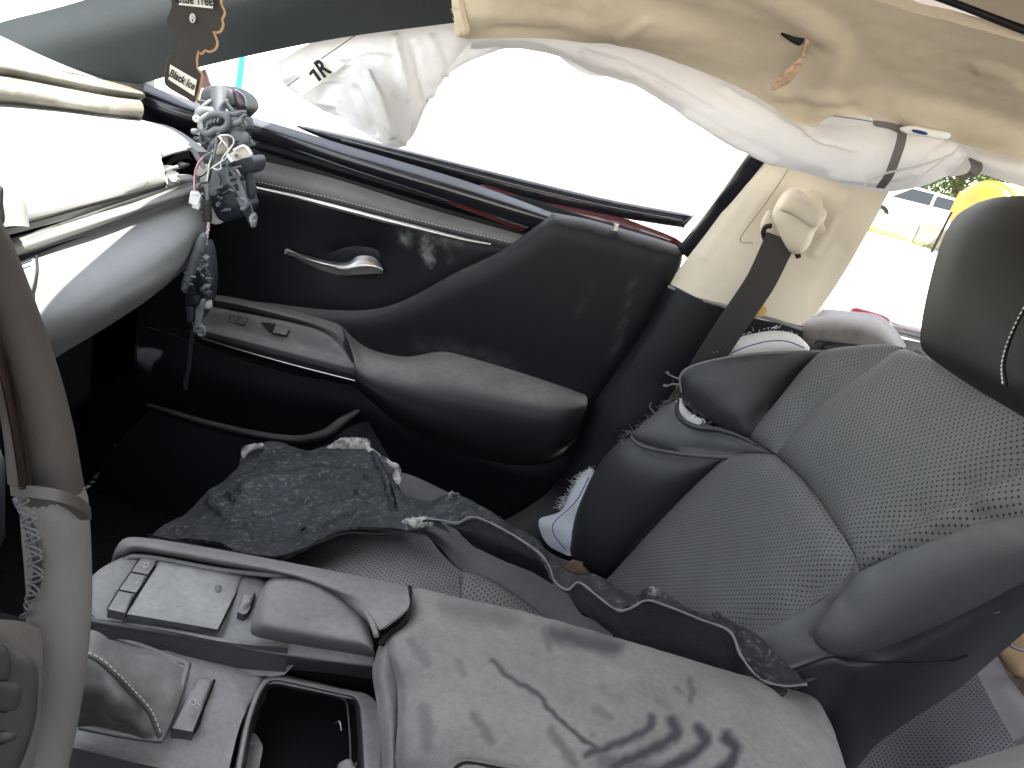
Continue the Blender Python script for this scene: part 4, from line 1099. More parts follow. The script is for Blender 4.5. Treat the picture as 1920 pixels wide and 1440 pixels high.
# leather pad facing the seats
patch('leather_pad', [[(-700, 230, .86), (-300, 190, 1.0), (-120, 188, 1.10), (0, 192, 1.13), (100, 200, 1.18), (200, 215, 1.22), (270, 226, 1.25), (330, 242, 1.27), (392, 285, 1.28)],
                      [(-600, 250, .80), (-250, 225, .93), (-100, 222, 1.02), (0, 225, 1.06), (100, 228, 1.11), (200, 238, 1.15), (260, 244, 1.175), (310, 254, 1.20), (348, 284, 1.22)],
                      [(-600, 330, .75), (-250, 300, .86), (-100, 300, .94), (0, 300, .99), (100, 290, 1.045), (190, 284, 1.085), (240, 278, 1.11), (285, 275, 1.135), (306, 292, 1.16)],
                      [(-500, 460, .73), (-200, 420, .82), (-60, 400, .89), (40, 372, .945), (120, 352, .995), (200, 332, 1.045), (250, 320, 1.075), (285, 312, 1.10), (308, 318, 1.135)],
                      [(-500, 510, .735), (-200, 462, .82), (-60, 436, .885), (48, 412, .94), (130, 391, .99), (210, 370, 1.04), (255, 358, 1.075), (290, 349, 1.105), (311, 344, 1.135)],
                      [(-500, 520, .76), (-200, 470, .85), (-60, 444, .91), (50, 420, .965), (132, 398, 1.015), (212, 376, 1.065), (257, 364, 1.10), (292, 354, 1.13), (312, 348, 1.16)]],
      DASH, ds, nu=70, nv=40, th=.015)
stitches('stitching', [(58, 398, .935), (130, 380, .985), (210, 359, 1.035), (255, 347, 1.07), (300, 336, 1.12)], DKSTITCH, ds, pitch=.006, ln=.0042, r=.0006, pull=.004)
patch('pad_underside', [[(-500, 520, .75), (-60, 445, .90), (50, 420, .955), (212, 376, 1.055), (312, 346, 1.15), (380, 330, 1.20)],
                        [(-500, 535, .75), (-60, 458, .90), (50, 432, .955), (212, 388, 1.055), (312, 356, 1.15), (380, 340, 1.20)]], SILVER, ds, nu=40, nv=4, th=.02)
# vent in the corner: its shaded inside painted as a black plate, frame, vanes
vt = pillow('air_vent', [(303, 292, 1.185, 'c'), (330, 283, 1.20), (356, 280, 1.22, 'c'), (372, 300, 1.22), (384, 318, 1.22, 'c'), (376, 338, 1.20), (312, 344, 1.16, 'c')], VENT_SHADE, ds, th=.03, bulge=.0006, w=.004, step=8)
tube('vent_frame', [(303, 291, 1.155), (330, 283, 1.175), (358, 279, 1.195), (372, 298, 1.20), (384, 316, 1.20)], .004, DASHLOW, vt, pull=.0)
pillow('vane', [(306, 318, 1.14), (325, 311, 1.145), (345, 306, 1.15), (347, 312, 1.15), (328, 318, 1.145), (308, 323, 1.14)], SILVER, vt, th=.01, bulge=.002, w=.004, step=5)
pillow('vane', [(320, 331, 1.13), (340, 329, 1.14), (362, 330, 1.15), (362, 339, 1.15), (340, 340, 1.14), (321, 340, 1.13)], DASHLOW, vt, th=.01, bulge=.003, w=.005, step=5)
pillow('vane_tab', [(338, 307, 1.13), (348, 306, 1.133), (357, 309, 1.136), (348, 314, 1.133), (338, 313, 1.13)], WIREK, vt, th=.006, bulge=.002, w=.003, step=4)
# silver strip and its dark groove
patch('silver_strip', [[(-500, 548, .75), (-100, 477, .88), (0, 452, .93), (100, 424, .98), (200, 395, 1.03), (310, 363, 1.11), (382, 340, 1.18)],
                       [(-500, 570, .735), (-100, 496, .865), (0, 470, .915), (100, 438, .965), (200, 406, 1.015), (310, 371, 1.095), (382, 346, 1.17)],
                       [(-500, 588, .735), (-100, 512, .865), (0, 486, .915), (100, 452, .965), (200, 417, 1.015), (310, 379, 1.095), (382, 354, 1.17)],
                       [(-500, 594, .745), (-100, 518, .875), (0, 491, .925), (100, 456, .975), (200, 421, 1.025), (310, 382, 1.105), (382, 357, 1.18)]], SILVER, ds, nu=60, nv=14, th=.02)
patch('strip_groove', [[(-500, 596, .755), (-100, 519, .885), (0, 492, .935), (100, 457, .985), (200, 422, 1.035), (310, 383, 1.115), (382, 357, 1.19)],
                       [(-500, 625, .755), (-100, 542, .885), (0, 506, .935), (100, 466, .985), (200, 431, 1.035), (310, 392, 1.115), (382, 366, 1.19)]], BLACK, ds, nu=40, nv=4, th=.02)
# glove box face rolling under
patch('glovebox', [[(66, 478, .965), (110, 461, .985), (200, 428, 1.035), (300, 390, 1.11), (372, 364, 1.19), (392, 372, 1.24)],
                   [(68, 500, .94), (115, 492, .965), (205, 460, 1.015), (300, 420, 1.085), (378, 392, 1.17), (402, 390, 1.24)],
                   [(66, 560, .915), (120, 545, .935), (215, 512, .985), (310, 465, 1.06), (372, 430, 1.14), (396, 412, 1.22)],
                   [(60, 615, .905), (125, 590, .925), (215, 550, .975), (300, 505, 1.045), (360, 463, 1.13), (388, 436, 1.22)],
                   [(75, 650, .93), (130, 625, .945), (215, 580, .985), (295, 532, 1.05), (352, 488, 1.14), (384, 450, 1.23)],
                   [(90, 680, .98), (130, 655, 1.0), (205, 610, 1.04), (280, 560, 1.10), (340, 510, 1.18), (380, 460, 1.25)]],
      DASHLOW, ds, nu=60, nv=36, th=.02)
patch('knee_panel', [[(-500, 640, .755), (-200, 570, .85), (-60, 530, .90), (0, 507, .93), (66, 478, .965)],
                     [(-500, 800, .74), (-200, 720, .83), (-60, 640, .89), (10, 600, .915), (66, 560, .93)],
                     [(-500, 1000, .78), (-200, 860, .86), (-60, 740, .92), (30, 690, .94), (90, 660, .955)]], DASHLOW, ds, nu=40, nv=24, th=.02)
pillow('drawer_flap', [(-30, 522, .90), (10, 506, .905), (64, 484, .925, 'c'), (66, 510, .915), (58, 545, .905), (42, 572, .895), (10, 590, .89), (-30, 606, .88)], DASHLOW, ds, th=.012, bulge=.004, w=.006, step=9)
tube('drawer_gap', [(68, 480, .935), (69, 510, .92), (61, 548, .91), (44, 576, .90), (30, 588, .90)], .0022, PITCHY, ds, pull=.002)
tube('drawer_gap', [(0, 512, .895), (60, 488, .915)], .0009, PITCHY, ds, pull=.006)
# edge of the middle vent housing by the screen
patch('centre_housing', [[(-200, 330, .84), (-60, 318, .89), (0, 312, .905), (26, 326, .91), (38, 340, .915), (42, 349, .93)],
                         [(-200, 380, .82), (-60, 355, .87), (0, 346, .89), (24, 346, .90), (34, 350, .905), (46, 372, .925)],
                         [(-200, 440, .80), (-60, 410, .86), (-10, 390, .88), (14, 380, .89), (40, 372, .90), (52, 392, .92)],
                         [(-200, 480, .80), (-60, 440, .86), (-10, 430, .88), (18, 424, .89), (45, 424, .90), (55, 426, .92)]], DASH, ds, nu=30, nv=22, th=.02)
pillow('housing_slot', [(-60, 366, .85), (-5, 350, .872), (6, 352, .876), (6, 380, .872), (4, 424, .868), (-60, 436, .85)], PITCHY, ds, th=.01, bulge=.001, w=.004, step=9)
slab('dash_sun_block', (-1.05, .0, .45), (-.72, 1.38, .86), PITCHY, ds, .03)  # hidden block added to stop sun leaking past the dash
slab('end_sun_block', (-1.05, 1.18, .45), (-.72, 1.40, .92), PITCHY, ds, .03)  # another unseen block, closing the sun leak between dash end and door
slab('driver_side_dash', (-1.05, -.15, .62), (-.62, .72, .95), DASHTOP, ds, .04)

# ------------------------------------------------------------------ passenger seat
st_ = thing('seat', 'grey perforated leather passenger seat, its outboard side torn open', 'seat', tuple(W(1100, 1180, .98)))
AX = ((0, 1, 0), tuple(SEAT_UP))
def S(off):
    return lambda x, y: at_seat(x, y, off)
pillow('upper_centre', [(1455, 851, 'c'), (1490, 810), (1530, 768), (1605, 712), (1690, 652, 'c'), (1735, 668), (1800, 690), (1900, 735), (1990, 790, 'c'), (1985, 860), (1915, 886), (1840, 922), (1750, 970), (1660, 1020), (1605, 1046, 'c'), (1580, 1003), (1540, 942), (1500, 893)],
       PERF, st_, y=S(.0), th=.05, bulge=.012, w=.03, step=15, axes=AX)
pillow('lower_centre', [(1362, 857, 'c'), (1400, 851), (1455, 852, 'c'), (1500, 893), (1540, 942), (1580, 1003), (1604, 1047, 'c'), (1598, 1075), (1555, 1112), (1480, 1160), (1412, 1192, 'c'), (1345, 1235), (1240, 1260, 'c'), (1180, 1190), (1120, 1110), (1145, 1082), (1200, 1020), (1285, 930)],
       PERF, st_, y=S(.004), th=.06, bulge=.014, w=.03, step=15, axes=AX)
pillow('outboard_strip', [(1405, 821, 'c'), (1430, 785), (1462, 748), (1500, 700), (1542, 657, 'c'), (1610, 648), (1660, 645), (1692, 651, 'c'), (1605, 712), (1530, 768), (1490, 810), (1456, 851, 'c')],
       PERF, st_, y=S(.004), th=.05, bulge=.012, w=.022, step=13, axes=AX)
pillow('inboard_strip', [(1604, 1047, 'c'), (1660, 1020), (1750, 970), (1840, 922), (1915, 886), (1990, 860, 'c'), (1990, 975), (1925, 968), (1850, 978), (1780, 1002), (1690, 1038), (1612, 1072, 'c')],
       PERF, st_, y=S(.006), th=.05, bulge=.012, w=.02, step=13, axes=AX)
# shoulder wing, outboard
pillow('shoulder_wing', [(1276, 698, 1.235), (1300, 684, 1.23), (1345, 673, 1.225), (1410, 664, 1.21), (1480, 658, 1.20), (1543, 657, 1.19, 'c'), (1500, 700, 1.18), (1462, 748, 1.165), (1430, 785, 1.15), (1406, 821, 1.14, 'c'), (1370, 808, 1.16), (1330, 788, 1.19), (1295, 765, 1.215), (1274, 735, 1.235)],
       LEATHER_DK, st_, th=.05, bulge=.024, w=.045, step=12, rough=(.004, 14))
tube('raw_edge', [(1278, 735, 1.225), (1276, 705, 1.22), (1300, 686, 1.215), (1360, 671, 1.21), (1420, 663, 1.20), (1480, 660, 1.19)], .0022, THREAD, st_, pull=.012)
pillow('foam_core', [(1337, 668, 1.26), (1346, 650, 1.265), (1372, 638, 1.265), (1410, 626, 1.265), (1450, 620, 1.26), (1484, 624, 1.255), (1504, 636, 1.25), (1516, 658, 1.24), (1440, 672, 1.23), (1380, 680, 1.235)],
       FOAM, st_, th=.03, bulge=.012, w=.02, step=9, rough=(.006, 35))
tube('foam_seam', [(1372, 662, 1.235), (1400, 650, 1.235), (1440, 640, 1.232), (1475, 640, 1.23), (1508, 652, 1.225)], .0009, NAVY, st_, pull=.014)
# upper outboard bolster under the tear
pillow('outboard_bolster', [(1182, 818, 1.24), (1206, 795, 1.245), (1240, 765, 1.25), (1272, 747, 1.25, 'c'), (1278, 775, 1.235), (1302, 792, 1.215), (1345, 800, 1.19), (1405, 822, 1.15), (1456, 851, 1.09, 'c'), (1410, 858, 1.12), (1360, 856, 1.145), (1290, 848, 1.18), (1220, 838, 1.215)],
       LEATHER, st_, th=.05, bulge=.014, w=.03, step=11, ragged=.0, rough=(.003, 18))
pillow('side_bolster', [(1181, 820, 1.24), (1150, 840, 1.25), (1125, 868, 1.255), (1098, 920, 1.255), (1078, 975, 1.25), (1069, 1030, 1.245), (1085, 1062, 1.235), (1145, 1088, 1.19, 'c'), (1200, 1022, 1.17), (1290, 930, 1.155), (1364, 856, 1.14, 'c'), (1300, 851, 1.165), (1235, 842, 1.20)],
       LEATHER_DK, st_, th=.06, bulge=.03, w=.06, step=13)
tube('piping', [(1183, 818, 1.215), (1195, 832, 1.205), (1225, 843, 1.19), (1290, 853, 1.155), (1362, 858, 1.12), (1440, 855, 1.085)], .0032, LEATHER, st_, pull=.012)
stitches('stitching', [(1195, 829, 1.205), (1225, 839, 1.19), (1290, 849, 1.155), (1362, 854, 1.12), (1440, 851, 1.085)], DKSTITCH, st_, pull=.017, r=.0008)
pillow('torn_lining', [(1268, 752, 1.228), (1278, 748, 1.225), (1286, 765, 1.218), (1302, 778, 1.205), (1318, 788, 1.195), (1310, 797, 1.195), (1290, 794, 1.20), (1272, 778, 1.215)], FOAM, st_, th=.01, bulge=.004, w=.006, step=5, rough=(.005, 80), ragged=1.)
# rolled dark lips of the tear
tube('torn_lip', [(1272, 748, 1.215), (1270, 772, 1.21), (1282, 790, 1.20), (1310, 802, 1.185), (1345, 806, 1.165), (1385, 818, 1.135), (1420, 836, 1.10)], [.002, .004, .005, .005, .004, .003, .0015], LEATHER_DK, st_, pull=.012)
# inboard leather
pillow('inboard_insert', [(1604, 1048, .738, 'c'), (1616, 1072, .720), (1588, 1120, .715), (1556, 1155, .715), (1536, 1185, .712), (1540, 1210, .705), (1560, 1226, .70, 'c'), (1480, 1258, .705, 'c'), (1440, 1225, .73), (1406, 1192, .755, 'c'), (1478, 1157, .748), (1552, 1109, .737), (1595, 1072, .731)],
       LEATHER, st_, th=.02, bulge=.008, w=.03, step=12)
pillow('inboard_wing', [(1612, 1073, .714, 'c'), (1690, 1038, .695), (1780, 1002, .67), (1850, 978, .65), (1925, 968, .625), (2010, 975, .60, 'c'), (2010, 1050, .60), (1925, 1088, .615), (1840, 1133, .635), (1740, 1181, .655), (1650, 1217, .672), (1590, 1232, .68), (1550, 1223, .685), (1526, 1200, .69), (1530, 1170, .697), (1570, 1120, .706)],
       LEATHER, st_, th=.02, bulge=.022, w=.05, step=13)
patch('inboard_side', [[(1440, 1240, .735), (1480, 1256, .710), (1556, 1226, .70), (1592, 1231, .690), (1660, 1212, .682), (1740, 1180, .665), (1840, 1132, .645), (1925, 1088, .625), (2020, 1040, .61)],
                       [(1450, 1275, .735), (1490, 1280, .712), (1560, 1252, .692), (1600, 1256, .68), (1670, 1248, .672), (1750, 1216, .658), (1850, 1163, .642), (1930, 1123, .625), (2020, 1078, .61)],
                       [(1470, 1330, .745), (1510, 1340, .725), (1570, 1320, .705), (1620, 1310, .70), (1690, 1290, .692), (1770, 1258, .685), (1860, 1203, .675), (1930, 1148, .665), (2020, 1098, .655)],
                       [(1480, 1450, .78), (1540, 1450, .77), (1590, 1440, .76), (1630, 1395, .76), (1690, 1350, .76), (1790, 1288, .76), (1870, 1222, .75), (1940, 1162, .74), (2020, 1112, .73)],
                       [(1490, 1460, .86), (1550, 1455, .86), (1600, 1445, .86), (1640, 1400, .86), (1700, 1355, .86), (1795, 1293, .86), (1875, 1226, .86), (1945, 1166, .86), (2020, 1116, .86)]],
      LEATHER_DK, st_, nu=60, nv=34, th=.012)
tube('side_seam', [(1480, 1258, .705), (1556, 1232, .69), (1592, 1238, .68), (1660, 1243, .672), (1720, 1244, .668), (1780, 1240, .672), (1815, 1228, .668)], .0012, PITCHY, st_, pull=.004)
slab('seat_frame', (.44, .78, .34), (.54, 1.18, .80), PITCHY, st_, .03)
# headrest
def SS(*q): return [(x, y, at_seat(x, y, o)) for x, y, o in q]
hr = patch('headrest', [SS((1832, 380, .0), (1868, 370, .0), (1915, 367, .0), (1980, 372, .0), (2080, 400, -.01)),
                   SS((1796, 402, .03), (1846, 391, .045), (1910, 388, .05), (1990, 397, .05), (2100, 440, .04)),
                   SS((1768, 446, .05), (1816, 438, .075), (1900, 440, .085), (2000, 462, .085), (2110, 520, .07)),
                   SS((1743, 530, .055), (1795, 530, .085), (1890, 550, .095), (2000, 580, .095), (2100, 650, .08)),
                   SS((1726, 620, .055), (1782, 640, .08), (1870, 672, .09), (1980, 720, .09), (2080, 780, .08)),
                   SS((1729, 655, .045), (1778, 688, .06), (1850, 728, .07), (1960, 790, .07), (2060, 850, .06)),
                   SS((1745, 672, .01), (1788, 702, .015), (1856, 745, .02), (1960, 806, .02), (2060, 870, .02))], HEADREST, st_, nu=44, nv=44, th=.03)
H9 = lambda x, y: at_seat(x, y, .105)
stitches('stitching', [(1921, 575), (1905, 605), (1888, 645), (1878, 685), (1880, 720)], STITCH, hr, y=H9, pitch=.0055, ln=.004, r=.0009, pull=.008)
tube('headrest_seam', [(1926, 570), (1909, 602), (1892, 642), (1882, 684), (1886, 725)], .0016, PITCHY, hr, y=H9, pull=.006)
# cushion
patch('cushion_centre', [[(430, 1000, 1.02), (520, 985, 1.0), (620, 985, .98), (700, 985, .97), (792, 990, .96)],
                         [(470, 1040, .93), (560, 1022, .92), (640, 1012, .91), (730, 1015, .905), (830, 1040, .90)],
                         [(520, 1080, .83), (600, 1060, .84), (690, 1055, .845), (790, 1065, .85), (880, 1082, .85)],
                         [(560, 1120, .77), (650, 1110, .78), (760, 1110, .79), (870, 1120, .80), (960, 1130, .80)],
                         [(580, 1160, .73), (680, 1160, .735), (800, 1160, .74), (920, 1170, .745), (1040, 1180, .75)]], PERF_CUSH, st_, nu=50, nv=36, th=.03, axes=((1, 0, 0), (0, 1, 0)))
pillow('cushion_rear', [(864, 1072, .845, 'c'), (900, 1076, .85), (960, 1110, .835), (1015, 1150, .81), (1040, 1180, .78), (960, 1165, .765), (868, 1140, .765, 'c')], PERF_CUSH, st_, th=.03, bulge=.006, w=.02, step=12, axes=((1, 0, 0), (0, 1, 0)))
patch('cushion_bolster', [[(640, 880, 1.20), (745, 884, 1.18), (830, 918, 1.16), (930, 975, 1.13), (1010, 1035, 1.10), (1080, 1090, 1.06), (1150, 1150, 1.0)],
                          [(640, 930, 1.08), (760, 950, 1.05), (860, 985, 1.03), (960, 1020, 1.0), (1040, 1075, .97), (1100, 1120, .95), (1150, 1170, .90)],
                          [(640, 970, 1.0), (790, 985, .955), (880, 1030, .93), (970, 1080, .905), (1040, 1120, .885), (1095, 1150, .865), (1150, 1190, .84)],
                          [(640, 1000, .98), (790, 1002, .95), (860, 1066, .90), (930, 1106, .87), (1000, 1146, .84), (1060, 1180, .82), (1130, 1200, .80)]],
      LEATHER, st_, nu=50, nv=28, th=.03)
# cloth spilling from the side of the back
pillow('side_cloth', [(1112, 880, 1.27), (1095, 885, 1.272), (1080, 905, 1.275), (1062, 935, 1.275), (1050, 958, 1.275), (1030, 966, 1.27), (1011, 974, 1.265), (1014, 1000, 1.255), (1028, 1022, 1.245), (1050, 1035, 1.235), (1075, 1042, 1.225), (1095, 1020, 1.225), (1095, 960, 1.24), (1110, 915, 1.255)],
       CLOTH, st_, th=.002, bulge=.005, w=.02, step=8, rough=(.009, 30))
tube('cloth_seam', [(1104, 895, 1.245), (1080, 940, 1.25), (1048, 970, 1.25), (1036, 985, 1.243), (1040, 1005, 1.235), (1060, 1030, 1.22)], .0009, NAVY, st_, pull=.014)
threads('frayed_threads', [(1112, 880, 1.262), (1085, 898, 1.265), (1062, 935, 1.265), (1050, 957, 1.265)], FOAM, st_, n=110, ln=(.005, .014), out=(-.8, .5))
threads('frayed_threads', [(1150, 838, 1.225), (1182, 812, 1.225), (1210, 790, 1.228), (1245, 760, 1.23), (1268, 746, 1.23)], THREAD, st_, n=70, ln=(.004, .014), out=(-.5, .5), r=.0004)
threads('frayed_threads', [(1264, 720, 1.215), (1274, 735, 1.21), (1300, 775, 1.19), (1350, 805, 1.16), (1410, 830, 1.11)], THREAD, st_, n=90, ln=(.003, .010), out=(-.3, .2), r=.0004)
threads('frayed_threads', [(1340, 664, 1.235), (1380, 634, 1.24), (1450, 616, 1.235), (1505, 640, 1.225)], FOAM, st_, n=60, ln=(.003, .008), out=(0, .5))
for P_ in ([(1278, 712, 1.22), (1266, 708, 1.222), (1254, 702, 1.224), (1250, 697, 1.225)], [(1275, 722, 1.22), (1262, 720, 1.222), (1250, 724, 1.224), (1244, 722, 1.226)]):
    tube('knotted_thread', P_, [.002, .0016, .0014, .003], THREAD, st_, step=4)
tube('blue_thread', [(1362, 628, 1.235), (1368, 636, 1.232), (1378, 642, 1.23)], .0012, NAVY, st_, step=4)
tube('white_thread', [(1222, 754, 1.23), (1218, 762, 1.228), (1224, 770, 1.226), (1230, 778, 1.225)], .0008, THREAD, st_, step=3)

# ------------------------------------------------------------------ centre console
co = thing('center_console', 'dust covered center console with touchpad, palm rest, gear boot and armrest lid', 'console', tuple(W(560, 1300, .60) - Vector((0, 0, .2))))
def Z(*zl):
    """readings given with a height instead of a distance: (px, py, z[, 'c'])"""
    out = []
    for p in zl:
        out.append((p[0], p[1], at_z(p[0], p[1], p[2])) + (('c',) if p[-1] == 'c' else ()))
    return out
# outer rail towards the passenger seat
patch('side_rail', [Z((208, 1056, .560), (216, 1030, .590), (238, 1008, .602), (300, 1012, .604), (420, 1032, .610), (560, 1058, .616), (660, 1078, .622), (764, 1100, .628)),
                    Z((216, 1052, .570), (224, 1036, .598), (244, 1018, .612), (302, 1022, .614), (420, 1043, .620), (556, 1070, .627), (660, 1092, .634), (766, 1112, .640)),
                    Z((224, 1050, .570), (232, 1040, .595), (250, 1028, .608), (304, 1034, .611), (418, 1054, .617), (552, 1080, .625), (650, 1112, .635), (764, 1140, .641)),
                    Z((228, 1050, .560), (236, 1043, .585), (254, 1034, .596), (304, 1040, .599), (416, 1060, .605), (548, 1084, .610), (640, 1124, .622), (714, 1180, .634)),
                    Z((230, 1054, .545), (238, 1047, .565), (258, 1038, .570), (304, 1044, .575), (414, 1064, .582), (542, 1086, .588), (628, 1128, .600), (706, 1190, .612))],
      CONSOLE, co, nu=60, nv=24, th=.003)
tube('rail_bead', Z((232, 1056, .588), (244, 1044, .596), (300, 1048, .598), (410, 1068, .602), (520, 1080, .608), (600, 1090, .614), (650, 1115, .622), (690, 1155, .632), (706, 1192, .632)), .0028, CONSOLE, co)
patch('rail_inner', [Z((232, 1052, .585), (258, 1040, .59), (304, 1046, .592), (414, 1066, .597), (548, 1088, .600)), Z((228, 1062, .582), (254, 1050, .582), (302, 1058, .583), (412, 1078, .585), (545, 1100, .590))], BLACK, co, nu=30, nv=4, th=.01)
# deck with the touchpad
pillow('touchpad_deck', Z((262, 1034, .588), (380, 1058, .588), (505, 1086, .590, 'c'), (520, 1150, .592), (540, 1215, .592, 'c'), (440, 1206, .587), (320, 1184, .585), (180, 1160, .582, 'c'), (150, 1120, .582), (178, 1075, .585), (222, 1048, .587)),
       DUSTY, co, th=.03, bulge=.0012, w=.008, step=14)
pillow('touchpad', Z((300, 1052, .597, 'c'), (458, 1079, .597, 'c'), (408, 1180, .594, 'c'), (238, 1151, .594, 'c')), PADFILM, co, th=.006, bulge=.0014, w=.003, step=10)
tube('pad_gap', Z((299, 1050, .5945, 'c'), (460, 1077, .5945, 'c'), (409, 1183, .5915, 'c'), (235, 1152, .5915, 'c'), (299, 1050, .5945, 'c')), .0011, PITCHY, co)
for q in (((265, 1044), (297, 1050), (277, 1077), (247, 1071)), ((245, 1074), (276, 1080), (255, 1111), (224, 1105)), ((222, 1108), (253, 1114), (234, 1149), (202, 1142))):
    pillow('pad_button', Z(*[(a, b, .597, 'c') for a, b in q]), DUSTY, co, th=.010, bulge=.002, w=.004, step=7)
    tube('button_gap', Z(*[(a, b, .593, 'c') for a, b in q + q[:1]]), .0012, PITCHY, co)
def mark(name, segs, z, r, m, parent):
    for s in segs: tube(name, Z(*[(a, b, z) for a, b in s]), r, m, parent, step=3, seg=5)
mark('return_symbol', [[(269, 1060), (274, 1055), (279, 1057), (277, 1062), (270, 1063)], [(272, 1061), (269, 1063), (272, 1066)]], .6005, .0004, STITCH, co)
mark('menu_symbol', [[(255, 1094), (259, 1090)]], .6005, .0005, STITCH, co)
pillow('pad_side_button', Z((455, 1112, .600, 'c'), (477, 1115, .600), (462, 1150, .598), (445, 1147, .598, 'c')), DUSTY, co, th=.012, bulge=.003, w=.004, step=6)
tube('button_shadow_gap', Z((479, 1113, .596), (464, 1151, .594), (447, 1150, .594)), .0016, PITCHY, co)
mark('magnifier_symbol', [[(460, 1126), (464, 1124), (466, 1128), (461, 1130), (460, 1126)], [(461, 1130), (457, 1135)]], .6035, .0003, STITCH, co)
# rounded front edge of the deck and the shadowed slot below it
patch('deck_edge', [Z((90, 1140, .580), (180, 1160, .582), (320, 1184, .585), (440, 1206, .587), (560, 1208, .590), (700, 1226, .592)),
                    Z((90, 1150, .574), (180, 1171, .576), (320, 1195, .578), (440, 1217, .580), (560, 1232, .584), (700, 1250, .586)),
                    Z((92, 1160, .560), (182, 1181, .560), (320, 1208, .562), (440, 1232, .565), (560, 1244, .572), (698, 1258, .576)),
                    Z((96, 1172, .535), (186, 1194, .535), (322, 1224, .535), (440, 1250, .538), (560, 1270, .540), (696, 1290, .540))], DUSTY, co, nu=50, nv=18, th=.004)
# palm rest
patch('palm_rest', [Z((500, 1090, .605), (512, 1084, .610), (540, 1081, .612), (590, 1086, .614), (633, 1112, .616), (672, 1148, .617), (692, 1180, .616), (699, 1200, .610)),
                    Z((488, 1112, .610), (505, 1100, .624), (540, 1097, .627), (585, 1104, .628), (630, 1128, .630), (660, 1160, .631), (685, 1190, .630), (700, 1208, .615)),
                    Z((478, 1140, .610), (498, 1136, .628), (535, 1140, .632), (580, 1148, .633), (625, 1164, .634), (662, 1184, .634), (686, 1204, .632), (700, 1215, .617)),
                    Z((471, 1168, .608), (490, 1170, .624), (530, 1177, .628), (580, 1186, .629), (625, 1196, .630), (662, 1205, .630), (690, 1213, .628), (700, 1221, .614)),
                    Z((470, 1184, .602), (488, 1190, .606), (530, 1198, .608), (580, 1207, .609), (625, 1215, .610), (662, 1221, .610), (690, 1226, .609), (704, 1228, .604)),
                    Z((472, 1190, .594), (488, 1196, .594), (530, 1204, .594), (580, 1213, .595), (625, 1220, .596), (662, 1226, .597), (690, 1231, .597), (702, 1232, .597))],
      CONSOLE, co, nu=44, nv=34, th=.004)
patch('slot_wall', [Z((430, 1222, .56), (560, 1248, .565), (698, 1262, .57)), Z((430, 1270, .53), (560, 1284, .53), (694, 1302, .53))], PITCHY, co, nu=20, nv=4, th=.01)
# lower deck
pillow('shifter_deck', Z((60, 1165, .545), (180, 1186, .548), (330, 1222, .55), (470, 1258, .552), (500, 1270, .553, 'c'), (480, 1300, .555), (450, 1360, .556), (425, 1460, .558, 'c'), (300, 1440, .556), (150, 1405, .55), (40, 1380, .545, 'c'), (30, 1250, .545)),
       DUSTY, co, th=.03, bulge=.004, w=.01, step=16)
pillow('deck_side', Z((30, 1390, .52), (150, 1416, .522), (300, 1448, .525), (430, 1474, .525), (430, 1560, .47), (20, 1500, .45)), WOOD, co, th=.02, bulge=.003, w=.01, step=18)
bt_ = patch('gear_boot', [Z((120, 1200, .60), (160, 1185, .615), (182, 1188, .615), (205, 1205, .605), (240, 1222, .59), (290, 1234, .575), (350, 1252, .565)),
                          Z((100, 1240, .62), (150, 1225, .645), (175, 1222, .645), (205, 1240, .635), (245, 1262, .61), (290, 1280, .585), (342, 1290, .567)),
                          Z((95, 1290, .62), (140, 1275, .635), (175, 1272, .632), (210, 1290, .625), (245, 1310, .608), (285, 1325, .585), (325, 1335, .567)),
                          Z((100, 1340, .60), (140, 1325, .605), (180, 1330, .598), (212, 1345, .595), (245, 1352, .588), (275, 1365, .577), (308, 1372, .567)),
                          Z((110, 1372, .57), (150, 1365, .567), (190, 1367, .567), (220, 1372, .567), (245, 1377, .567), (270, 1382, .567), (298, 1386, .565))],
            mat('boot_leather', (.05, .044, .043), .34, .5, bump=.6, bscale=160, dust=.85, dcol=(.34, .33, .32), dlo=-.3, dhi=.9, mottle=((.025, .022, .022), 9, .5, .7)), co, nu=40, nv=34, th=.004, rough=(.005, 16))
tube('boot_seam', Z((150, 1222, .655), (182, 1236, .650), (215, 1264, .636), (250, 1300, .614), (280, 1335, .596), (300, 1382, .575)), .0022, mat('boot_piping', (.07, .06, .058), .6, .3, dust=.5), bt_)
stitches('boot_stitching', Z((152, 1219, .658), (186, 1233, .654), (219, 1261, .640), (254, 1297, .618), (284, 1332, .600), (303, 1378, .58)), STITCH, bt_, pitch=.005, ln=.0035, r=.0006, pull=.004)
tube('boot_frame', Z((182, 1186, .56), (260, 1210, .562), (352, 1246, .564, 'c'), (330, 1320, .564), (300, 1388, .563, 'c'), (220, 1376, .562), (150, 1362, .56)), .003, DUSTY, co)
pillow('mode_button', Z((372, 1270, .566, 'c'), (400, 1277, .566, 'c'), (380, 1325, .566), (361, 1372, .566, 'c'), (323, 1365, .566, 'c'), (348, 1315, .566)), DUSTY, co, th=.012, bulge=.003, w=.005, step=7)
tube('button_gap', Z((402, 1276, .561), (382, 1325, .561), (362, 1374, .561), (322, 1368, .561)), .0016, PITCHY, co)
mark('lamp_symbol', [[(355, 1316), (362, 1311), (368, 1316), (362, 1322), (355, 1316)], [(370, 1318), (376, 1324)], [(366, 1324), (372, 1328)]], .5705, .0004, STITCH, co)
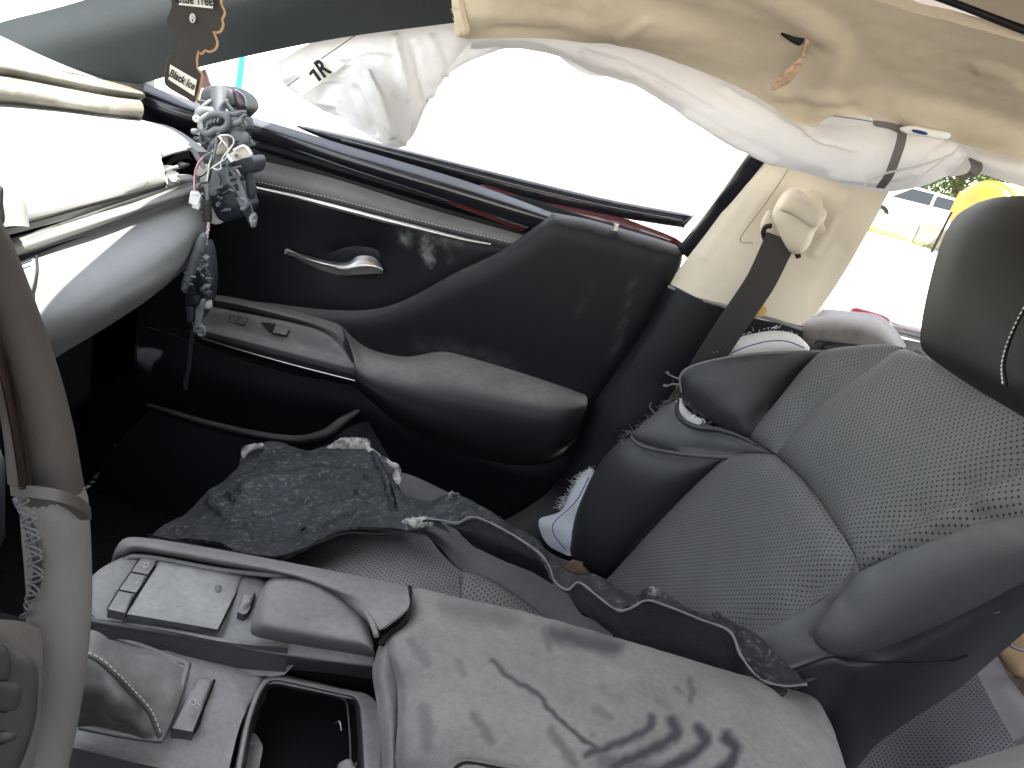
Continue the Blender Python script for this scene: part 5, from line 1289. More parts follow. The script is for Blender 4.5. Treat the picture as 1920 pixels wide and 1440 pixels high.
# cup well
patch('cup_well_rim', [Z((440, 1460, .556), (462, 1350, .556), (486, 1285, .556), (510, 1268, .557), (560, 1276, .557), (640, 1292, .558), (690, 1303, .559), (712, 1335, .56), (722, 1470, .56)),
                       Z((448, 1462, .556), (469, 1352, .556), (492, 1291, .556), (513, 1275, .557), (560, 1283, .557), (632, 1299, .558), (668, 1308, .559), (680, 1340, .56), (688, 1472, .56)),
                       Z((451, 1464, .551), (472, 1354, .551), (495, 1294, .551), (515, 1278, .552), (560, 1286, .552), (630, 1302, .553), (664, 1311, .554), (674, 1342, .555), (682, 1474, .555)),
                       Z((458, 1468, .52), (480, 1358, .52), (501, 1302, .52), (519, 1287, .52), (560, 1295, .52), (628, 1310, .52), (658, 1319, .52), (666, 1350, .52), (672, 1480, .52))], DUSTY, co, nu=60, nv=18, th=.006)
tube('well_trim_line', Z((455, 1400, .535), (470, 1352, .535), (488, 1300, .535), (502, 1283, .535), (520, 1281, .535), (580, 1292, .535), (640, 1308, .535), (650, 1318, .535), (656, 1380, .535), (658, 1450, .535)), .0009, SILVER, co)
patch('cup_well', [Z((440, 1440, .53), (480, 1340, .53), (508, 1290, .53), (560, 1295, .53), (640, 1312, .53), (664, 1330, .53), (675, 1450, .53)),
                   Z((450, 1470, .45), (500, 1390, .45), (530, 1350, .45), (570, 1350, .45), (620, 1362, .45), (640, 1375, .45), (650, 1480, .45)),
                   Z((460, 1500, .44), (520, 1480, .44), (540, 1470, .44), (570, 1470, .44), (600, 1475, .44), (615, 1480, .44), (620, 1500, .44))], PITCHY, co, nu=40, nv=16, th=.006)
tube('well_divider', Z((628, 1356, .50), (636, 1352, .505), (640, 1366, .50), (642, 1420, .49), (642, 1470, .48)), .0012, CHROME, co)
V, F = tube_geo([W(520, 1442, at_z(520, 1442, .46)), W(610, 1462, at_z(610, 1462, .46))], .024, 20)
tag(mesh_obj('bottle', V, F, DUSTY), 'dusty pale cylinder lying at the bottom of the console cup well', 'bottle')
pillow('well_clip', Z((632, 1440, .54), (640, 1428, .545), (660, 1425, .55), (665, 1460, .55), (630, 1470, .54)), DUSTY, co, th=.01, bulge=.004, w=.006, step=6)
# armrest lid
wiped = strokes([(7, .95, [(922, 1238), (945, 1262), (975, 1282), (1005, 1300), (1035, 1335), (1062, 1360), (1085, 1380), (1115, 1402)]),
                 (24, .85, [(1040, 1190), (1090, 1200), (1150, 1216)]), (10, .5, [(1022, 1180), (1030, 1215)]),
                 (12, .95, [(1222, 1345), (1220, 1362), (1190, 1382), (1130, 1405), (1100, 1415)]), (17, 1., [(1258, 1350), (1270, 1372), (1245, 1395), (1190, 1420), (1150, 1440)]),
                 (17, 1., [(1310, 1365), (1325, 1390), (1300, 1415), (1250, 1440), (1200, 1460)]), (18, 1., [(1362, 1382), (1380, 1405), (1370, 1430), (1330, 1460)]),
                 (22, .6, [(1130, 1425), (1200, 1438), (1280, 1450)]), (8, .6, [(1292, 1275), (1300, 1295), (1296, 1315)]), (14, .4, [(770, 1205), (790, 1228), (800, 1240)]),
                 (18, .45, [(795, 1330), (803, 1370), (800, 1400)]), (13, .5, [(890, 1340), (905, 1365), (920, 1388)]), (14, .55, [(1035, 1370), (1055, 1405), (1078, 1432)]),
                 (26, .35, [(835, 1140), (900, 1150), (960, 1165)]), (12, .35, [(860, 1240), (868, 1262)]), (8, .45, [(1270, 1292), (1276, 1298)]), (20, .22, [(1130, 1290), (1160, 1310)]),
                 (14, .35, [(1120, 1330), (1140, 1345)]), (12, .3, [(1230, 1310), (1255, 1330)]), (9, .4, [(1112, 1380)])], .75)
lid = patch('armrest_lid', [Z((768, 1104, .608), (790, 1104, .618), (860, 1120, .624), (1000, 1152, .627), (1130, 1188, .627), (1260, 1226, .625), (1380, 1262, .620), (1470, 1288, .610), (1530, 1308, .598), (1545, 1330, .58)),
                            Z((766, 1116, .615), (790, 1117, .626), (860, 1134, .632), (1000, 1166, .635), (1130, 1201, .635), (1260, 1238, .634), (1380, 1275, .630), (1470, 1304, .622), (1535, 1335, .612), (1560, 1362, .59)),
                            Z((762, 1160, .618), (785, 1166, .632), (850, 1185, .640), (980, 1215, .644), (1110, 1250, .645), (1240, 1285, .645), (1360, 1322, .642), (1460, 1352, .636), (1545, 1386, .622), (1575, 1405, .60)),
                            Z((722, 1197, .616), (748, 1206, .632), (820, 1235, .641), (950, 1270, .646), (1090, 1310, .648), (1220, 1350, .648), (1350, 1390, .645), (1460, 1420, .638), (1550, 1445, .624), (1588, 1450, .60)),
                            Z((745, 1290, .616), (766, 1296, .630), (830, 1320, .640), (950, 1360, .646), (1080, 1400, .648), (1210, 1440, .648), (1340, 1480, .645), (1450, 1510, .638), (1550, 1530, .624), (1600, 1530, .60)),
                            Z((742, 1400, .612), (762, 1408, .622), (830, 1430, .632), (950, 1470, .640), (1080, 1510, .644), (1210, 1550, .645), (1340, 1590, .642), (1450, 1620, .635), (1550, 1640, .62), (1610, 1640, .60)),
                            Z((730, 1480, .58), (760, 1500, .59), (830, 1530, .60), (950, 1580, .61), (1080, 1640, .61), (1210, 1690, .61), (1340, 1740, .61), (1450, 1770, .60), (1550, 1790, .59), (1620, 1790, .57))],
            LID, co, nu=230, nv=130, th=.02, attr=wiped, rough=(.0006, 60))
patch('lid_side', [Z((716, 1196, .615), (704, 1230, .612), (698, 1262, .61), (708, 1330, .605), (715, 1400, .60), (718, 1480, .59)),
                   Z((728, 1200, .62), (722, 1240, .622), (720, 1270, .62), (732, 1330, .615), (736, 1400, .61), (736, 1480, .60)),
                   Z((740, 1206, .612), (746, 1250, .615), (752, 1290, .612), (758, 1345, .605), (752, 1400, .60), (745, 1480, .59))], CONSOLE, co, nu=36, nv=12, th=.015)
tube('lid_gap', Z((767, 1102, .618), (764, 1140, .624), (760, 1162, .626), (738, 1182, .626), (720, 1196, .624), (714, 1210, .62)), .0034, PITCHY, co)
lh = pillow('lid_latch', Z((835, 1450, .640), (848, 1432, .641), (870, 1424, .642), (930, 1433, .644), (1010, 1450, .646), (1040, 1500, .646), (840, 1500, .640)), CONSOLE, co, th=.012, bulge=.005, w=.006, step=8)
tube('latch_seam', Z((846, 1460, .646), (854, 1440, .647), (874, 1431, .648), (930, 1440, .65), (1000, 1456, .652)), .0016, PITCHY, lh)
# side shell below, towards the passenger
patch('console_side', [Z((225, 1066, .53), (250, 1030, .55), (420, 1050, .56), (764, 1118, .59), (1000, 1170, .59), (1260, 1244, .59), (1530, 1326, .58)),
                       [(215, 1110, .76), (240, 1070, .77), (420, 1100, .77), (764, 1160, .76), (1000, 1210, .76), (1260, 1280, .75), (1530, 1360, .74)]], BLACK, co, nu=40, nv=10, th=.01)
slab('console_core', (-.52, .46, .36), (.40, .66, .50), PITCHY, co, .02)
slab('climate_panel', (-.66, .44, .50), (-.52, .74, .66), DUSTY, co, .03)

# grit scattered over the dusty tops
from mathutils.bvhtree import BVHTree
def skin_hits(objs, poly, n, seed):
    rng = random.Random(seed); out = []
    trees = [BVHTree.FromPolygons([tuple(v.co) for v in o.data.vertices], [tuple(p.vertices) for p in o.data.polygons]) for o in objs]
    xs = [p[0] for p in poly]; ys = [p[1] for p in poly]
    while len(out) < n:
        px, py = rng.uniform(min(xs), max(xs)), rng.uniform(min(ys), max(ys))
        d = Vector(ray(px, py)).normalized(); best = None
        for t in trees:
            h = t.ray_cast(Vector(EYEV), d)
            if h[0] is not None and (best is None or h[3] < best[1]): best = (h[0], h[3])
        if best: out.append(best[0])
        else: n -= 1
    return out
geos = []
rng = random.Random(21)
for p in skin_hits([lid], [(780, 1120), (1560, 1440)], 110, 1) + skin_hits([o_ for o_ in co.children if o_.name.split('.')[0] in ('touchpad_deck', 'touchpad', 'palm_rest', 'side_rail', 'shifter_deck')], [(180, 1030), (760, 1430)], 120, 2):
    s = rng.uniform(.0003, .0009)
    q = [p + Vector((rng.uniform(-1, 1), rng.uniform(-1, 1), rng.uniform(-.3, 1))) * s for _ in range(4)]
    geos.append((q, [(0, 1, 2), (0, 3, 1), (1, 3, 2), (2, 3, 0)]))
V, F = merge(geos); o = mesh_obj('grit', V, F, mat('pale_grit', (.42, .41, .39), .9, .1), co); o['kind'] = 'stuff'

# a grey crumb on the pad
tag(pillow('mud_crumb', Z((404, 1098, .600), (412, 1096, .600), (415, 1104, .600), (409, 1109, .600), (402, 1104, .600)), LIP, None, th=.003, bulge=.002, w=.003, step=3),
    'tiny pale crumb of dried mud lying on the dusty touchpad', 'mud crumb')

# ------------------------------------------------------------------ steering wheel
sw = thing('steering_wheel', 'steering wheel with dark wood inlay and laced grey leather rim', 'steering wheel', tuple(W(-150, 1000, .30)))
RIM = [(-260, 250, .27), (-140, 330, .31), (-60, 440, .345), (-5, 560, .365), (40, 680, .38), (75, 800, .39), (98, 920, .395), (108, 1030, .395), (112, 1130, .39), (105, 1240, .38), (90, 1350, .37), (62, 1480, .35), (10, 1640, .32)]
P = line3(RIM[:7] + [(99, 928, .395)], None, 12)
V, F = tube_geo(P, list(np.interp(np.linspace(0, 1, len(P)), [0, .3, .6, 1], [.0150, .0155, .0160, .0172])), 24)
mesh_obj('upper_rim', V, F, mat('wheel_leather_dark', (.060, .052, .047), .55, .3, bump=.4, bscale=600, var=.1, dust=.25, dcol=(.25, .23, .22), dlo=-.3), sw)
P = line3([(100, 918, .395)] + RIM[7:], None, 12)
V, F = tube_geo(P, list(np.interp(np.linspace(0, 1, len(P)), [0, .03, .12, .3, .5, .8, 1], [.0165, .0184, .0187, .0182, .0178, .017, .016])), 24)
mesh_obj('lower_rim', V, F, mat('wheel_leather', (.165, .148, .137), .6, .3, bump=.4, bscale=600, var=.08, dust=.4, dcol=(.3, .28, .27), dlo=-.3), sw)
# wood inlay: a proud sleeve on the inner half of the upper rim
patch('wood_inlay', [[(-130, 330, .285), (-60, 440, .318), (-20, 560, .338), (18, 680, .352), (46, 800, .362), (62, 922, .366)],
                     [(-170, 350, .29), (-100, 450, .32), (-48, 560, .335), (-2, 680, .345), (26, 800, .352), (42, 915, .357)],
                     [(-220, 360, .31), (-130, 460, .34), (-72, 570, .352), (-22, 690, .362), (4, 805, .37), (14, 908, .375)]], WOOD, sw, nu=40, nv=16, th=.004)
patch('rim_band', [[(18, 908, .370), (58, 911, .356), (110, 918, .355), (150, 932, .368), (170, 950, .392)],
                   [(20, 930, .368), (58, 933, .353), (110, 941, .352), (152, 956, .366), (172, 974, .392)]], mat('wheel_leather_dark', (0, 0, 0)), sw, nu=24, nv=5, th=.006)
# lacing
def lace(lst, m):
    P = line3(lst, None, 4); geos = []
    P = [p + (Vector(EYEV) - p).normalized() * .0 for p in P]
    return P
LA = [(22, 932, .376), (36, 960, .370), (42, 990, .366), (48, 1020, .364), (52, 1050, .364), (54, 1080, .364), (50, 1110, .366), (44, 1140, .370), (38, 1158, .374)]
LB = [(50, 930, .362), (64, 960, .357), (70, 990, .355), (76, 1022, .354), (80, 1052, .354), (80, 1082, .355), (73, 1114, .358), (60, 1142, .364), (46, 1160, .372)]
PA, PB = line3(LA, None, 3), line3(LB, None, 3)
geos = []
for ph in (0., 1.9):
    L = []
    for k in range(150):
        t = k / 149; i = t * (len(PA) - 1); j = t * (len(PB) - 1)
        a = PA[int(i)].lerp(PA[min(len(PA) - 1, int(i) + 1)], i % 1); b = PB[int(j)].lerp(PB[min(len(PB) - 1, int(j) + 1)], j % 1)
        w_ = .5 + .5 * math.sin(2 * math.pi * 6.5 * t + ph + .5 * noise.noise(Vector((t * 9, ph, 0))))
        p = a.lerp(b, w_)
        L.append(p + (Vector(EYEV) - p).normalized() * (.0012 + .0022 * w_ * (1 - w_) * 4))
    geos.append(tube_geo(L, .0007, 6))
V, F = merge(geos)
o = mesh_obj('lacing', V, F, mat('lace_thread', (.13, .12, .12), .8, .2), sw)
tube('lace_groove', [(30, 935, .380), (50, 975, .372), (62, 1020, .368), (70, 1060, .368), (66, 1100, .370), (52, 1145, .376)], .0024, LEATHER_DK, sw, pull=-.006)
# spoke with its buttons
sp_o = patch('spoke', [[(-260, 1090, .27), (-120, 1130, .31), (-20, 1158, .335), (40, 1165, .358), (80, 1180, .372)],
                       [(-260, 1160, .255), (-120, 1180, .295), (-30, 1185, .322), (30, 1190, .347), (80, 1220, .366)],
                       [(-260, 1320, .25), (-120, 1330, .29), (-30, 1330, .318), (40, 1330, .340), (80, 1330, .36)],
                       [(-260, 1500, .25), (-120, 1500, .285), (-30, 1500, .31), (30, 1490, .33), (70, 1480, .348)]], mat('wheel_leather', (0, 0, 0)), sw, nu=36, nv=24, th=.02)
pillow('spoke_panel', [(-60, 1212, .300), (0, 1212, .312), (40, 1222, .322), (66, 1240, .328), (72, 1275, .33), (68, 1340, .327), (52, 1400, .322), (30, 1450, .316), (0, 1500, .308), (-60, 1500, .296)], mat('wheel_panel', (.055, .048, .046), .45, .4, bump=.3, bscale=500, dust=.3, dlo=0), sp_o, th=.008, bulge=.003, w=.005, step=10)
for q in ([(4, 1278), (40, 1283), (38, 1310), (30, 1330), (0, 1332), (-10, 1305)], [(-20, 1215), (10, 1216), (14, 1270), (-20, 1270)], [(-20, 1378), (34, 1370), (30, 1386), (-20, 1396)]):
    pillow('wheel_button', [(a, b, .306 + .0004 * a) for a, b in q], mat('wheel_panel', (0, 0, 0)), sp_o, th=.005, bulge=.003, w=.004, step=6)
    tube('button_gap', [(a, b, .307 + .0004 * a) for a, b in q + q[:1]], .0008, PITCHY, sp_o)
tube('column', [(-420, 1000, .27), (-900, 900, .28)], .05, BLACK, sw)

# ------------------------------------------------------------------ torn panel lying across the seat
tp_ = thing('torn_trim_panel', 'torn scratched black plastic trim panel lying across the passenger seat', 'trim panel', tuple(W(700, 1010, .90)))
patch('torn_sheet', [[(452, 838, 1.08), (470, 832, 1.08), (492, 832, 1.08), (530, 832, 1.085), (576, 846, 1.09), (612, 832, 1.10), (640, 824, 1.10), (662, 826, 1.10), (684, 826, 1.10), (700, 842, 1.09)],
                     [(452, 866, 1.06), (480, 862, 1.05), (510, 860, 1.04), (550, 862, 1.04), (590, 868, 1.045), (630, 862, 1.05), (660, 858, 1.055), (690, 856, 1.06), (715, 858, 1.06), (738, 872, 1.05)],
                     [(440, 890, 1.02), (480, 896, 1.0), (520, 900, .985), (560, 902, .985), (600, 904, .99), (640, 900, 1.0), (675, 896, 1.01), (705, 894, 1.01), (730, 896, 1.01), (748, 912, 1.005)],
                     [(385, 930, .96), (430, 936, .945), (480, 942, .93), (530, 944, .925), (580, 942, .935), (630, 938, .95), (675, 934, .965), (715, 934, .965), (750, 940, .96), (790, 955, .955)],
                     [(320, 975, .90), (380, 984, .885), (440, 988, .87), (500, 990, .865), (560, 985, .88), (620, 980, .895), (670, 975, .905), (720, 973, .905), (765, 975, .90), (803, 975, .90)],
                     [(278, 1000, .84), (330, 1012, .82), (400, 1026, .80), (470, 1038, .785), (530, 1040, .79), (590, 1018, .82), (650, 998, .85), (710, 998, .86), (760, 1000, .865), (800, 990, .875)]],
      TORN, tp_, nu=150, nv=90, th=.0035, rough=(.010, 11),
      ridges=[(.010, 16, [(455, 925), (520, 900), (620, 885), (700, 890)]), (-.009, 14, [(480, 960), (560, 940), (660, 925)]), (.007, 10, [(395, 945), (420, 975), (470, 985)]), (.008, 8, [(430, 935), (450, 950), (462, 940)]),
              (-.006, 8, [(600, 990), (660, 965), (740, 955)]), (.007, 10, [(700, 850), (725, 900), (735, 950)]), (.005, 6, [(330, 990), (400, 995), (470, 1010)])])
for P_ in ([(612, 842, 1.09), (625, 830, 1.09), (642, 821, 1.09), (668, 820, 1.09), (690, 824, 1.09), (690, 838, 1.085), (665, 846, 1.085), (640, 842, 1.085)],
           [(684, 828, 1.085), (704, 846, 1.075), (730, 862, 1.06), (746, 872, 1.05), (748, 888, 1.04), (740, 890, 1.045), (716, 872, 1.06), (692, 852, 1.075)],
           [(742, 876, 1.03), (750, 888, 1.02), (748, 915, 1.01), (740, 930, 1.0), (732, 918, 1.005), (736, 896, 1.02)],
           [(452, 846, 1.065), (460, 836, 1.065), (476, 832, 1.065), (492, 830, 1.065), (490, 838, 1.06), (468, 844, 1.06), (456, 858, 1.06)],
           [(752, 978, .885), (770, 970, .885), (800, 968, .885), (812, 976, .88), (800, 990, .875), (770, 990, .875)]):
    pillow('ragged_edge', P_, TORNEDGE, tp_, th=.004, bulge=.003, w=.006, step=5, rough=(.008, 90), ragged=1.5)
tube('sheet_rim', [(278, 1003, .835), (400, 1029, .795), (490, 1042, .78), (530, 1042, .785), (590, 1021, .815), (650, 1000, .845), (720, 1002, .855), (800, 990, .865)], .0016, TORNFACE, tp_)
for (a, b, y_) in ((568, 992, .872),):
    pillow('split_hole', [(a - 6, b + 3, y_), (a, b - 2, y_), (a + 7, b - 4, y_), (a + 2, b + 2, y_)], PITCHY, tp_, th=.002, bulge=.0005, w=.002, step=3)
# the ledge running to the console: crumpled top and thick black front face
BACK = [(735, 905, .99), (760, 930, .97), (800, 938, .95), (845, 928, .94), (865, 930, .93), (900, 948, .915), (945, 978, .90), (1000, 1015, .885), (1040, 1038, .875), (1085, 1058, .86), (1140, 1088, .84), (1190, 1120, .82), (1215, 1108, .815), (1245, 1114, .805), (1285, 1132, .795), (1330, 1156, .785), (1362, 1154, .775), (1400, 1178, .755), (1450, 1222, .722), (1500, 1268, .69), (1514, 1281, .672)]
LIPP = [(760, 985, .885), (800, 972, .875), (830, 976, .87), (858, 980, .862), (880, 970, .86), (905, 974, .855), (960, 1002, .84), (1010, 1036, .825), (1030, 1062, .815), (1040, 1090, .80), (1064, 1106, .79), (1085, 1092, .795), (1118, 1116, .785), (1155, 1143, .775), (1178, 1142, .77), (1212, 1126, .77), (1250, 1136, .76), (1310, 1160, .75), (1368, 1184, .74), (1390, 1230, .712), (1425, 1272, .69), (1470, 1286, .675), (1513, 1283, .668)]
MIDP = [(745, 945, .935), (780, 955, .915), (815, 955, .905), (850, 952, .898), (872, 948, .893), (902, 960, .883), (952, 988, .868), (1005, 1022, .853), (1034, 1048, .843), (1062, 1072, .83), (1100, 1096, .817), (1136, 1104, .807), (1168, 1118, .797), (1200, 1130, .792), (1232, 1126, .785), (1280, 1140, .775), (1330, 1162, .765), (1372, 1168, .757), (1412, 1200, .738), (1450, 1248, .708), (1492, 1276, .68), (1513, 1282, .67)]
patch('ledge_top', [BACK, MIDP, LIPP], TORN, tp_, nu=150, nv=16, th=.003, rough=(.006, 30))
tube('ledge_lip', LIPP[1:], [random.uniform(.0008, .0020) for _ in range(60)], LIP, tp_, step=5, pull=.001)
patch('ledge_face', [[(835, 982, .872), (858, 984, .864), (880, 974, .862), (905, 978, .857), (960, 1006, .842), (1010, 1040, .827), (1028, 1066, .818)],
                     [(850, 990, .866), (870, 1000, .856), (890, 1008, .85), (920, 1022, .843), (970, 1040, .832), (1010, 1060, .825), (1032, 1085, .815)],
                     [(860, 996, .875), (880, 1016, .87), (900, 1030, .865), (930, 1046, .86), (975, 1064, .852), (1012, 1080, .845), (1036, 1094, .835)]], TORNFACE, tp_, nu=50, nv=12, th=.003, rough=(.002, 30))
patch('ledge_face', [[(1064, 1110, .79), (1085, 1096, .795), (1118, 1120, .785), (1155, 1147, .775), (1178, 1146, .77), (1212, 1130, .77), (1250, 1140, .76), (1310, 1164, .75), (1368, 1188, .74), (1388, 1232, .713), (1424, 1276, .691), (1476, 1292, .672)],
                     [(1075, 1128, .782), (1095, 1130, .783), (1125, 1152, .772), (1155, 1172, .764), (1180, 1178, .76), (1215, 1180, .757), (1255, 1192, .748), (1312, 1214, .738), (1360, 1234, .728), (1390, 1262, .705), (1424, 1290, .684), (1470, 1300, .668)],
                     [(1092, 1150, .772), (1110, 1160, .772), (1132, 1178, .764), (1158, 1196, .755), (1182, 1204, .75), (1218, 1214, .746), (1258, 1228, .738), (1314, 1254, .725), (1362, 1276, .715), (1392, 1290, .698), (1424, 1302, .680), (1462, 1312, .665)]], TORNFACE, tp_, nu=90, nv=16, th=.003, rough=(.0015, 30))
TORNRAG = mat('torn_dusty_clip', (.03, .03, .03), .8, .2, bump=2., bscale=140, mottle=((.33, .33, .31), 50, .45, .62))
for c, s_ in (((850, 934, .925), 14), ((1080, 1068, .845), 20), ((1228, 1116, .80), 16), ((1345, 1160, .77), 12)):
    x, y, Y_ = c
    pillow('crushed_clip', [(x - s_, y + s_ * .2, Y_), (x - s_ * .4, y - s_ * .6, Y_), (x + s_ * .6, y - s_ * .3, Y_), (x + s_, y + s_ * .5, Y_), (x, y + s_ * .7, Y_)], TORNRAG if s_ != 20 else BARK, tp_, th=.006, bulge=.003, w=.008, step=4, rough=(.012, 70), ragged=2.5)

# ------------------------------------------------------------------ air freshener hanging from the mirror
af = thing('air_freshener', 'dark tree shaped card air freshener hanging above the dash end', 'air freshener', tuple(W(345, 190, .62)))
YF = .62
def fy(x, y): return YF + .00015 * (x - 360)
tree_out = [(322, -40), (322, 8), (318, 24), (313, 36), (316, 50), (322, 58), (327, 66), (331, 74), (333, 90), (331, 104), (328, 106), (318, 107), (311, 150), (318, 162), (366, 190), (371, 172), (377, 140), (368, 128), (367, 108), (371, 93), (376, 99), (384, 92), (392, 95), (402, 90), (405, 78), (399, 62), (398, 58), (410, 58), (416, 46), (414, 36), (419, 22), (412, 4), (414, -40)]
C_ = {9, 10, 11, 12, 14, 15, 16, 17, 19, 26}
card = pillow('card', [(a, b, fy(a, b)) + (('c',) if i in C_ else ()) for i, (a, b) in enumerate(tree_out)], CARDB, af, th=.002, bulge=.0, w=.004, step=6)
# sunlight on the card's edge, painted as a thin warm strip following the outline
tube('card_edge', [(a + 1, b + 1, fy(a, b) + .0022) for a, b in tree_out[14:]], .0016, CARDE, af, step=4)
tube('card_edge', [(a, b, fy(a, b) + .0022) for a, b in tree_out[9:15]], .0014, CARDB, af, step=4)
pillow('name_patch', [(319, 121, YF - .0075, 'c'), (369, 150, YF, 'c'), (364, 180, YF - .001, 'c'), (316, 149, YF - .0085, 'c')], PAPER, card, th=.0006, bulge=0, step=6)
pillow('name_patch', [(337, -12, YF - .005, 'c'), (402, -8, YF + .004, 'c'), (399, 16, YF + .004, 'c'), (335, 9, YF - .005, 'c')], PAPER, card, th=.0006, bulge=0, step=6)
def prn(body, px, py, y, dxy, size, m, parent, sx=1.):
    o3 = W(px, py, y)
    ax = W(px + dxy[0], py + dxy[1], y + .00015 * dxy[0]) - o3
    ay = W(px + dxy[1] * .6, py - abs(dxy[0]) * 1.0, y) - o3
    return text_obj('printed_text', body, o3, ax, ay, size, m, parent, depth=.0003, bold=.0002, sx=sx)
prn('Black Ice', 342, 150, YF - .0065, (26, 15), .0080, INK, card, .68)
prn('Little Trees', 367, 0, YF - .0025, (30, 3), .0096, INK, card, .62)
ringp = [(361 + 4.6 * math.cos(a), 34 + 8 * math.sin(a), YF - .002) for a in np.linspace(0, 2 * math.pi, 20)]
tube('ring_mark', ringp, .0005, INKG, card, step=3)
prn('R', 361, 34, YF - .002, (10, 1), .0062, INKG, card, .8)
V, F = tube_geo([W(368, -40, YF), W(366, -200, YF + .01), W(380, -330, YF + .01)], .0006, 5)
mesh_obj('string', V, F, THREAD, af)

# ------------------------------------------------------------------ broken outside mirror, pushed in through the window corner
mr = thing('broken_mirror', 'smashed grey door mirror mechanism with bare wires hanging at the dash end', 'mirror', tuple(W(430, 420, 1.16)))
YM = 1.17
pillow('base_shell', [(376, 178), (384, 164), (400, 160), (420, 161), (440, 170), (455, 182), (462, 200), (452, 214), (440, 222), (425, 205), (410, 200), (390, 205), (376, 200)], SCRAPDK, mr, y=YM + .05, th=.05, bulge=0.0060, w=.02, step=7, rough=(.004, 40))
pillow('broken_flap', [(436, 168), (448, 172), (458, 184), (460, 200), (452, 206), (446, 212), (440, 200), (438, 184)], mat('plum_shell', (.035, .022, .03), .35, .5, coat=.3), mr, y=YM + .02, th=.006, bulge=0.0030, w=.01, step=5, rough=(.006, 60))
patch('pivot_post', [[(395, 161, YM + .015), (402, 160, YM + .0), (410, 160, YM - .004), (418, 161, YM), (424, 163, YM + .015)],
                     [(395, 185, YM + .012), (402, 184, YM - .003), (410, 184, YM - .007), (418, 185, YM - .003), (424, 187, YM + .012)],
                     [(394, 211, YM + .01), (402, 209, YM - .006), (410, 208, YM - .01), (418, 208, YM - .006), (424, 210, YM + .01)]], SCRAP, mr, nu=18, nv=12, th=.006)
tube('post_ring', [(372, 190, YM + .03), (388, 192, YM + .012), (396, 188, YM + .012)], .003, SCRAPDK, mr)
tube('post_ring', [(424, 188, YM + .012), (432, 196, YM + .012), (444, 198, YM + .03)], .003, SCRAPDK, mr)
tube('post_rib', [(374, 205, YM - .002), (384, 196, YM), (396, 188, YM + .005)], .0028, SCRAP, mr)
tube('post_rib', [(424, 190, YM + .005), (432, 202, YM), (440, 210, YM)], .0028, SCRAP, mr)
pillow('pivot_plate', [(366, 206), (374, 200), (392, 201), (398, 208), (424, 208), (436, 210), (450, 206), (452, 214), (440, 220), (420, 214), (400, 212), (384, 214), (372, 222), (364, 220)], SCRAP, mr, y=YM - .012, th=.02, bulge=0.0030, w=.008, step=6, rough=(.002, 60))
tube('screw', [(368, 222, YM - .03), (368, 222, YM - .022)], [.0052, .0052], CHROME, mr, seg=14)
tube('screw_slot', [(366, 223, YM - .0315), (370, 221, YM - .0315)], .0008, PITCHY, mr, seg=6)
# kidney shaped ring of the fold motor
ringo = [(376, 240), (378, 226), (392, 216), (410, 213), (424, 218), (428, 228), (424, 238), (414, 243), (404, 243), (396, 248), (386, 250)]
P = line3([(a, b, YM - .03) for a, b in ringo + ringo[:1]], None, 3)
V, F = tube_geo(P, .0048, 10)
mesh_obj('motor_ring', V, F, SCRAP, mr)
pillow('ring_well', [(a, b, YM - .012) for a, b in ringo], SCRAPDK, mr, th=.02, bulge=0.0015, w=.008, step=5)
for (a, b) in ((390, 232), (396, 228), (403, 226), (410, 225), (388, 240)):
    V, F = box_geo(W(a, b, YM - .028), (.0036, .006, .0075), Matrix.Rotation(.35, 3, 'Y'))
    bevel(mesh_obj('ring_tooth', V, F, SCRAP, mr), .0008)
pillow('motor_body', [(374, 232), (380, 246), (396, 252), (412, 250), (428, 238), (440, 222), (452, 220), (456, 240), (450, 256), (452, 276), (440, 280), (420, 284), (404, 282), (390, 284), (378, 272), (374, 252)], SCRAPDK, mr, y=YM, th=.04, bulge=0.0090, w=.02, step=7, rough=(.004, 50))
pillow('motor_cap', [(430, 226), (442, 220), (454, 232), (450, 244), (440, 252), (430, 246)], SCRAP, mr, y=YM - .02, th=.02, bulge=0.0030, w=.008, step=6, rough=(.004, 60))
tube('motor_lug', [(440, 232, YM - .03), (452, 228, YM - .03), (454, 222, YM - .028)], .004, SCRAP, mr)
tube('motor_lug', [(362, 246, YM - .005), (374, 248, YM - .01)], .0045, SCRAP, mr, seg=10)
tube('motor_lug', [(366, 260, YM - .005), (376, 261, YM - .01)], .0035, SCRAPDK, mr, seg=10)
tube('cable_sleeve', [(394, 284, YM - .012), (398, 272, YM - .022), (408, 262, YM - .03), (412, 256, YM - .03)], .0045, SCRAP, mr)
pillow('cable_boot', [(408, 258), (418, 254), (428, 262), (430, 276), (420, 288), (404, 290), (396, 282), (402, 270)], SCRAPBG, mr, y=YM - .02, th=.02, bulge=0.0040, w=.01, step=5, rough=(.003, 80))
pillow('side_block', [(434, 246), (452, 248), (456, 262), (452, 274), (430, 282), (428, 270)], SCRAP, mr, y=YM - .022, th=.02, bulge=0.0020, w=.006, step=6)
pillow('fixing_tab', [(428, 292), (450, 276), (462, 274), (470, 284), (472, 292), (455, 297), (438, 302)], SCRAPBG, mr, y=YM - .04, th=.004, bulge=0.0005, w=.004, step=5)
tube('tab_rim', [(426, 290, YM - .042), (436, 303, YM - .042)], .0026, CONN, mr)
tube('tab_rim', [(438, 282, YM - .044), (458, 273, YM - .044), (472, 290, YM - .044)], .0018, CONN, mr)
tube('tab_rivet', [(443, 292, YM - .046), (443, 292, YM - .043)], .003, SCRAP, mr, seg=10)
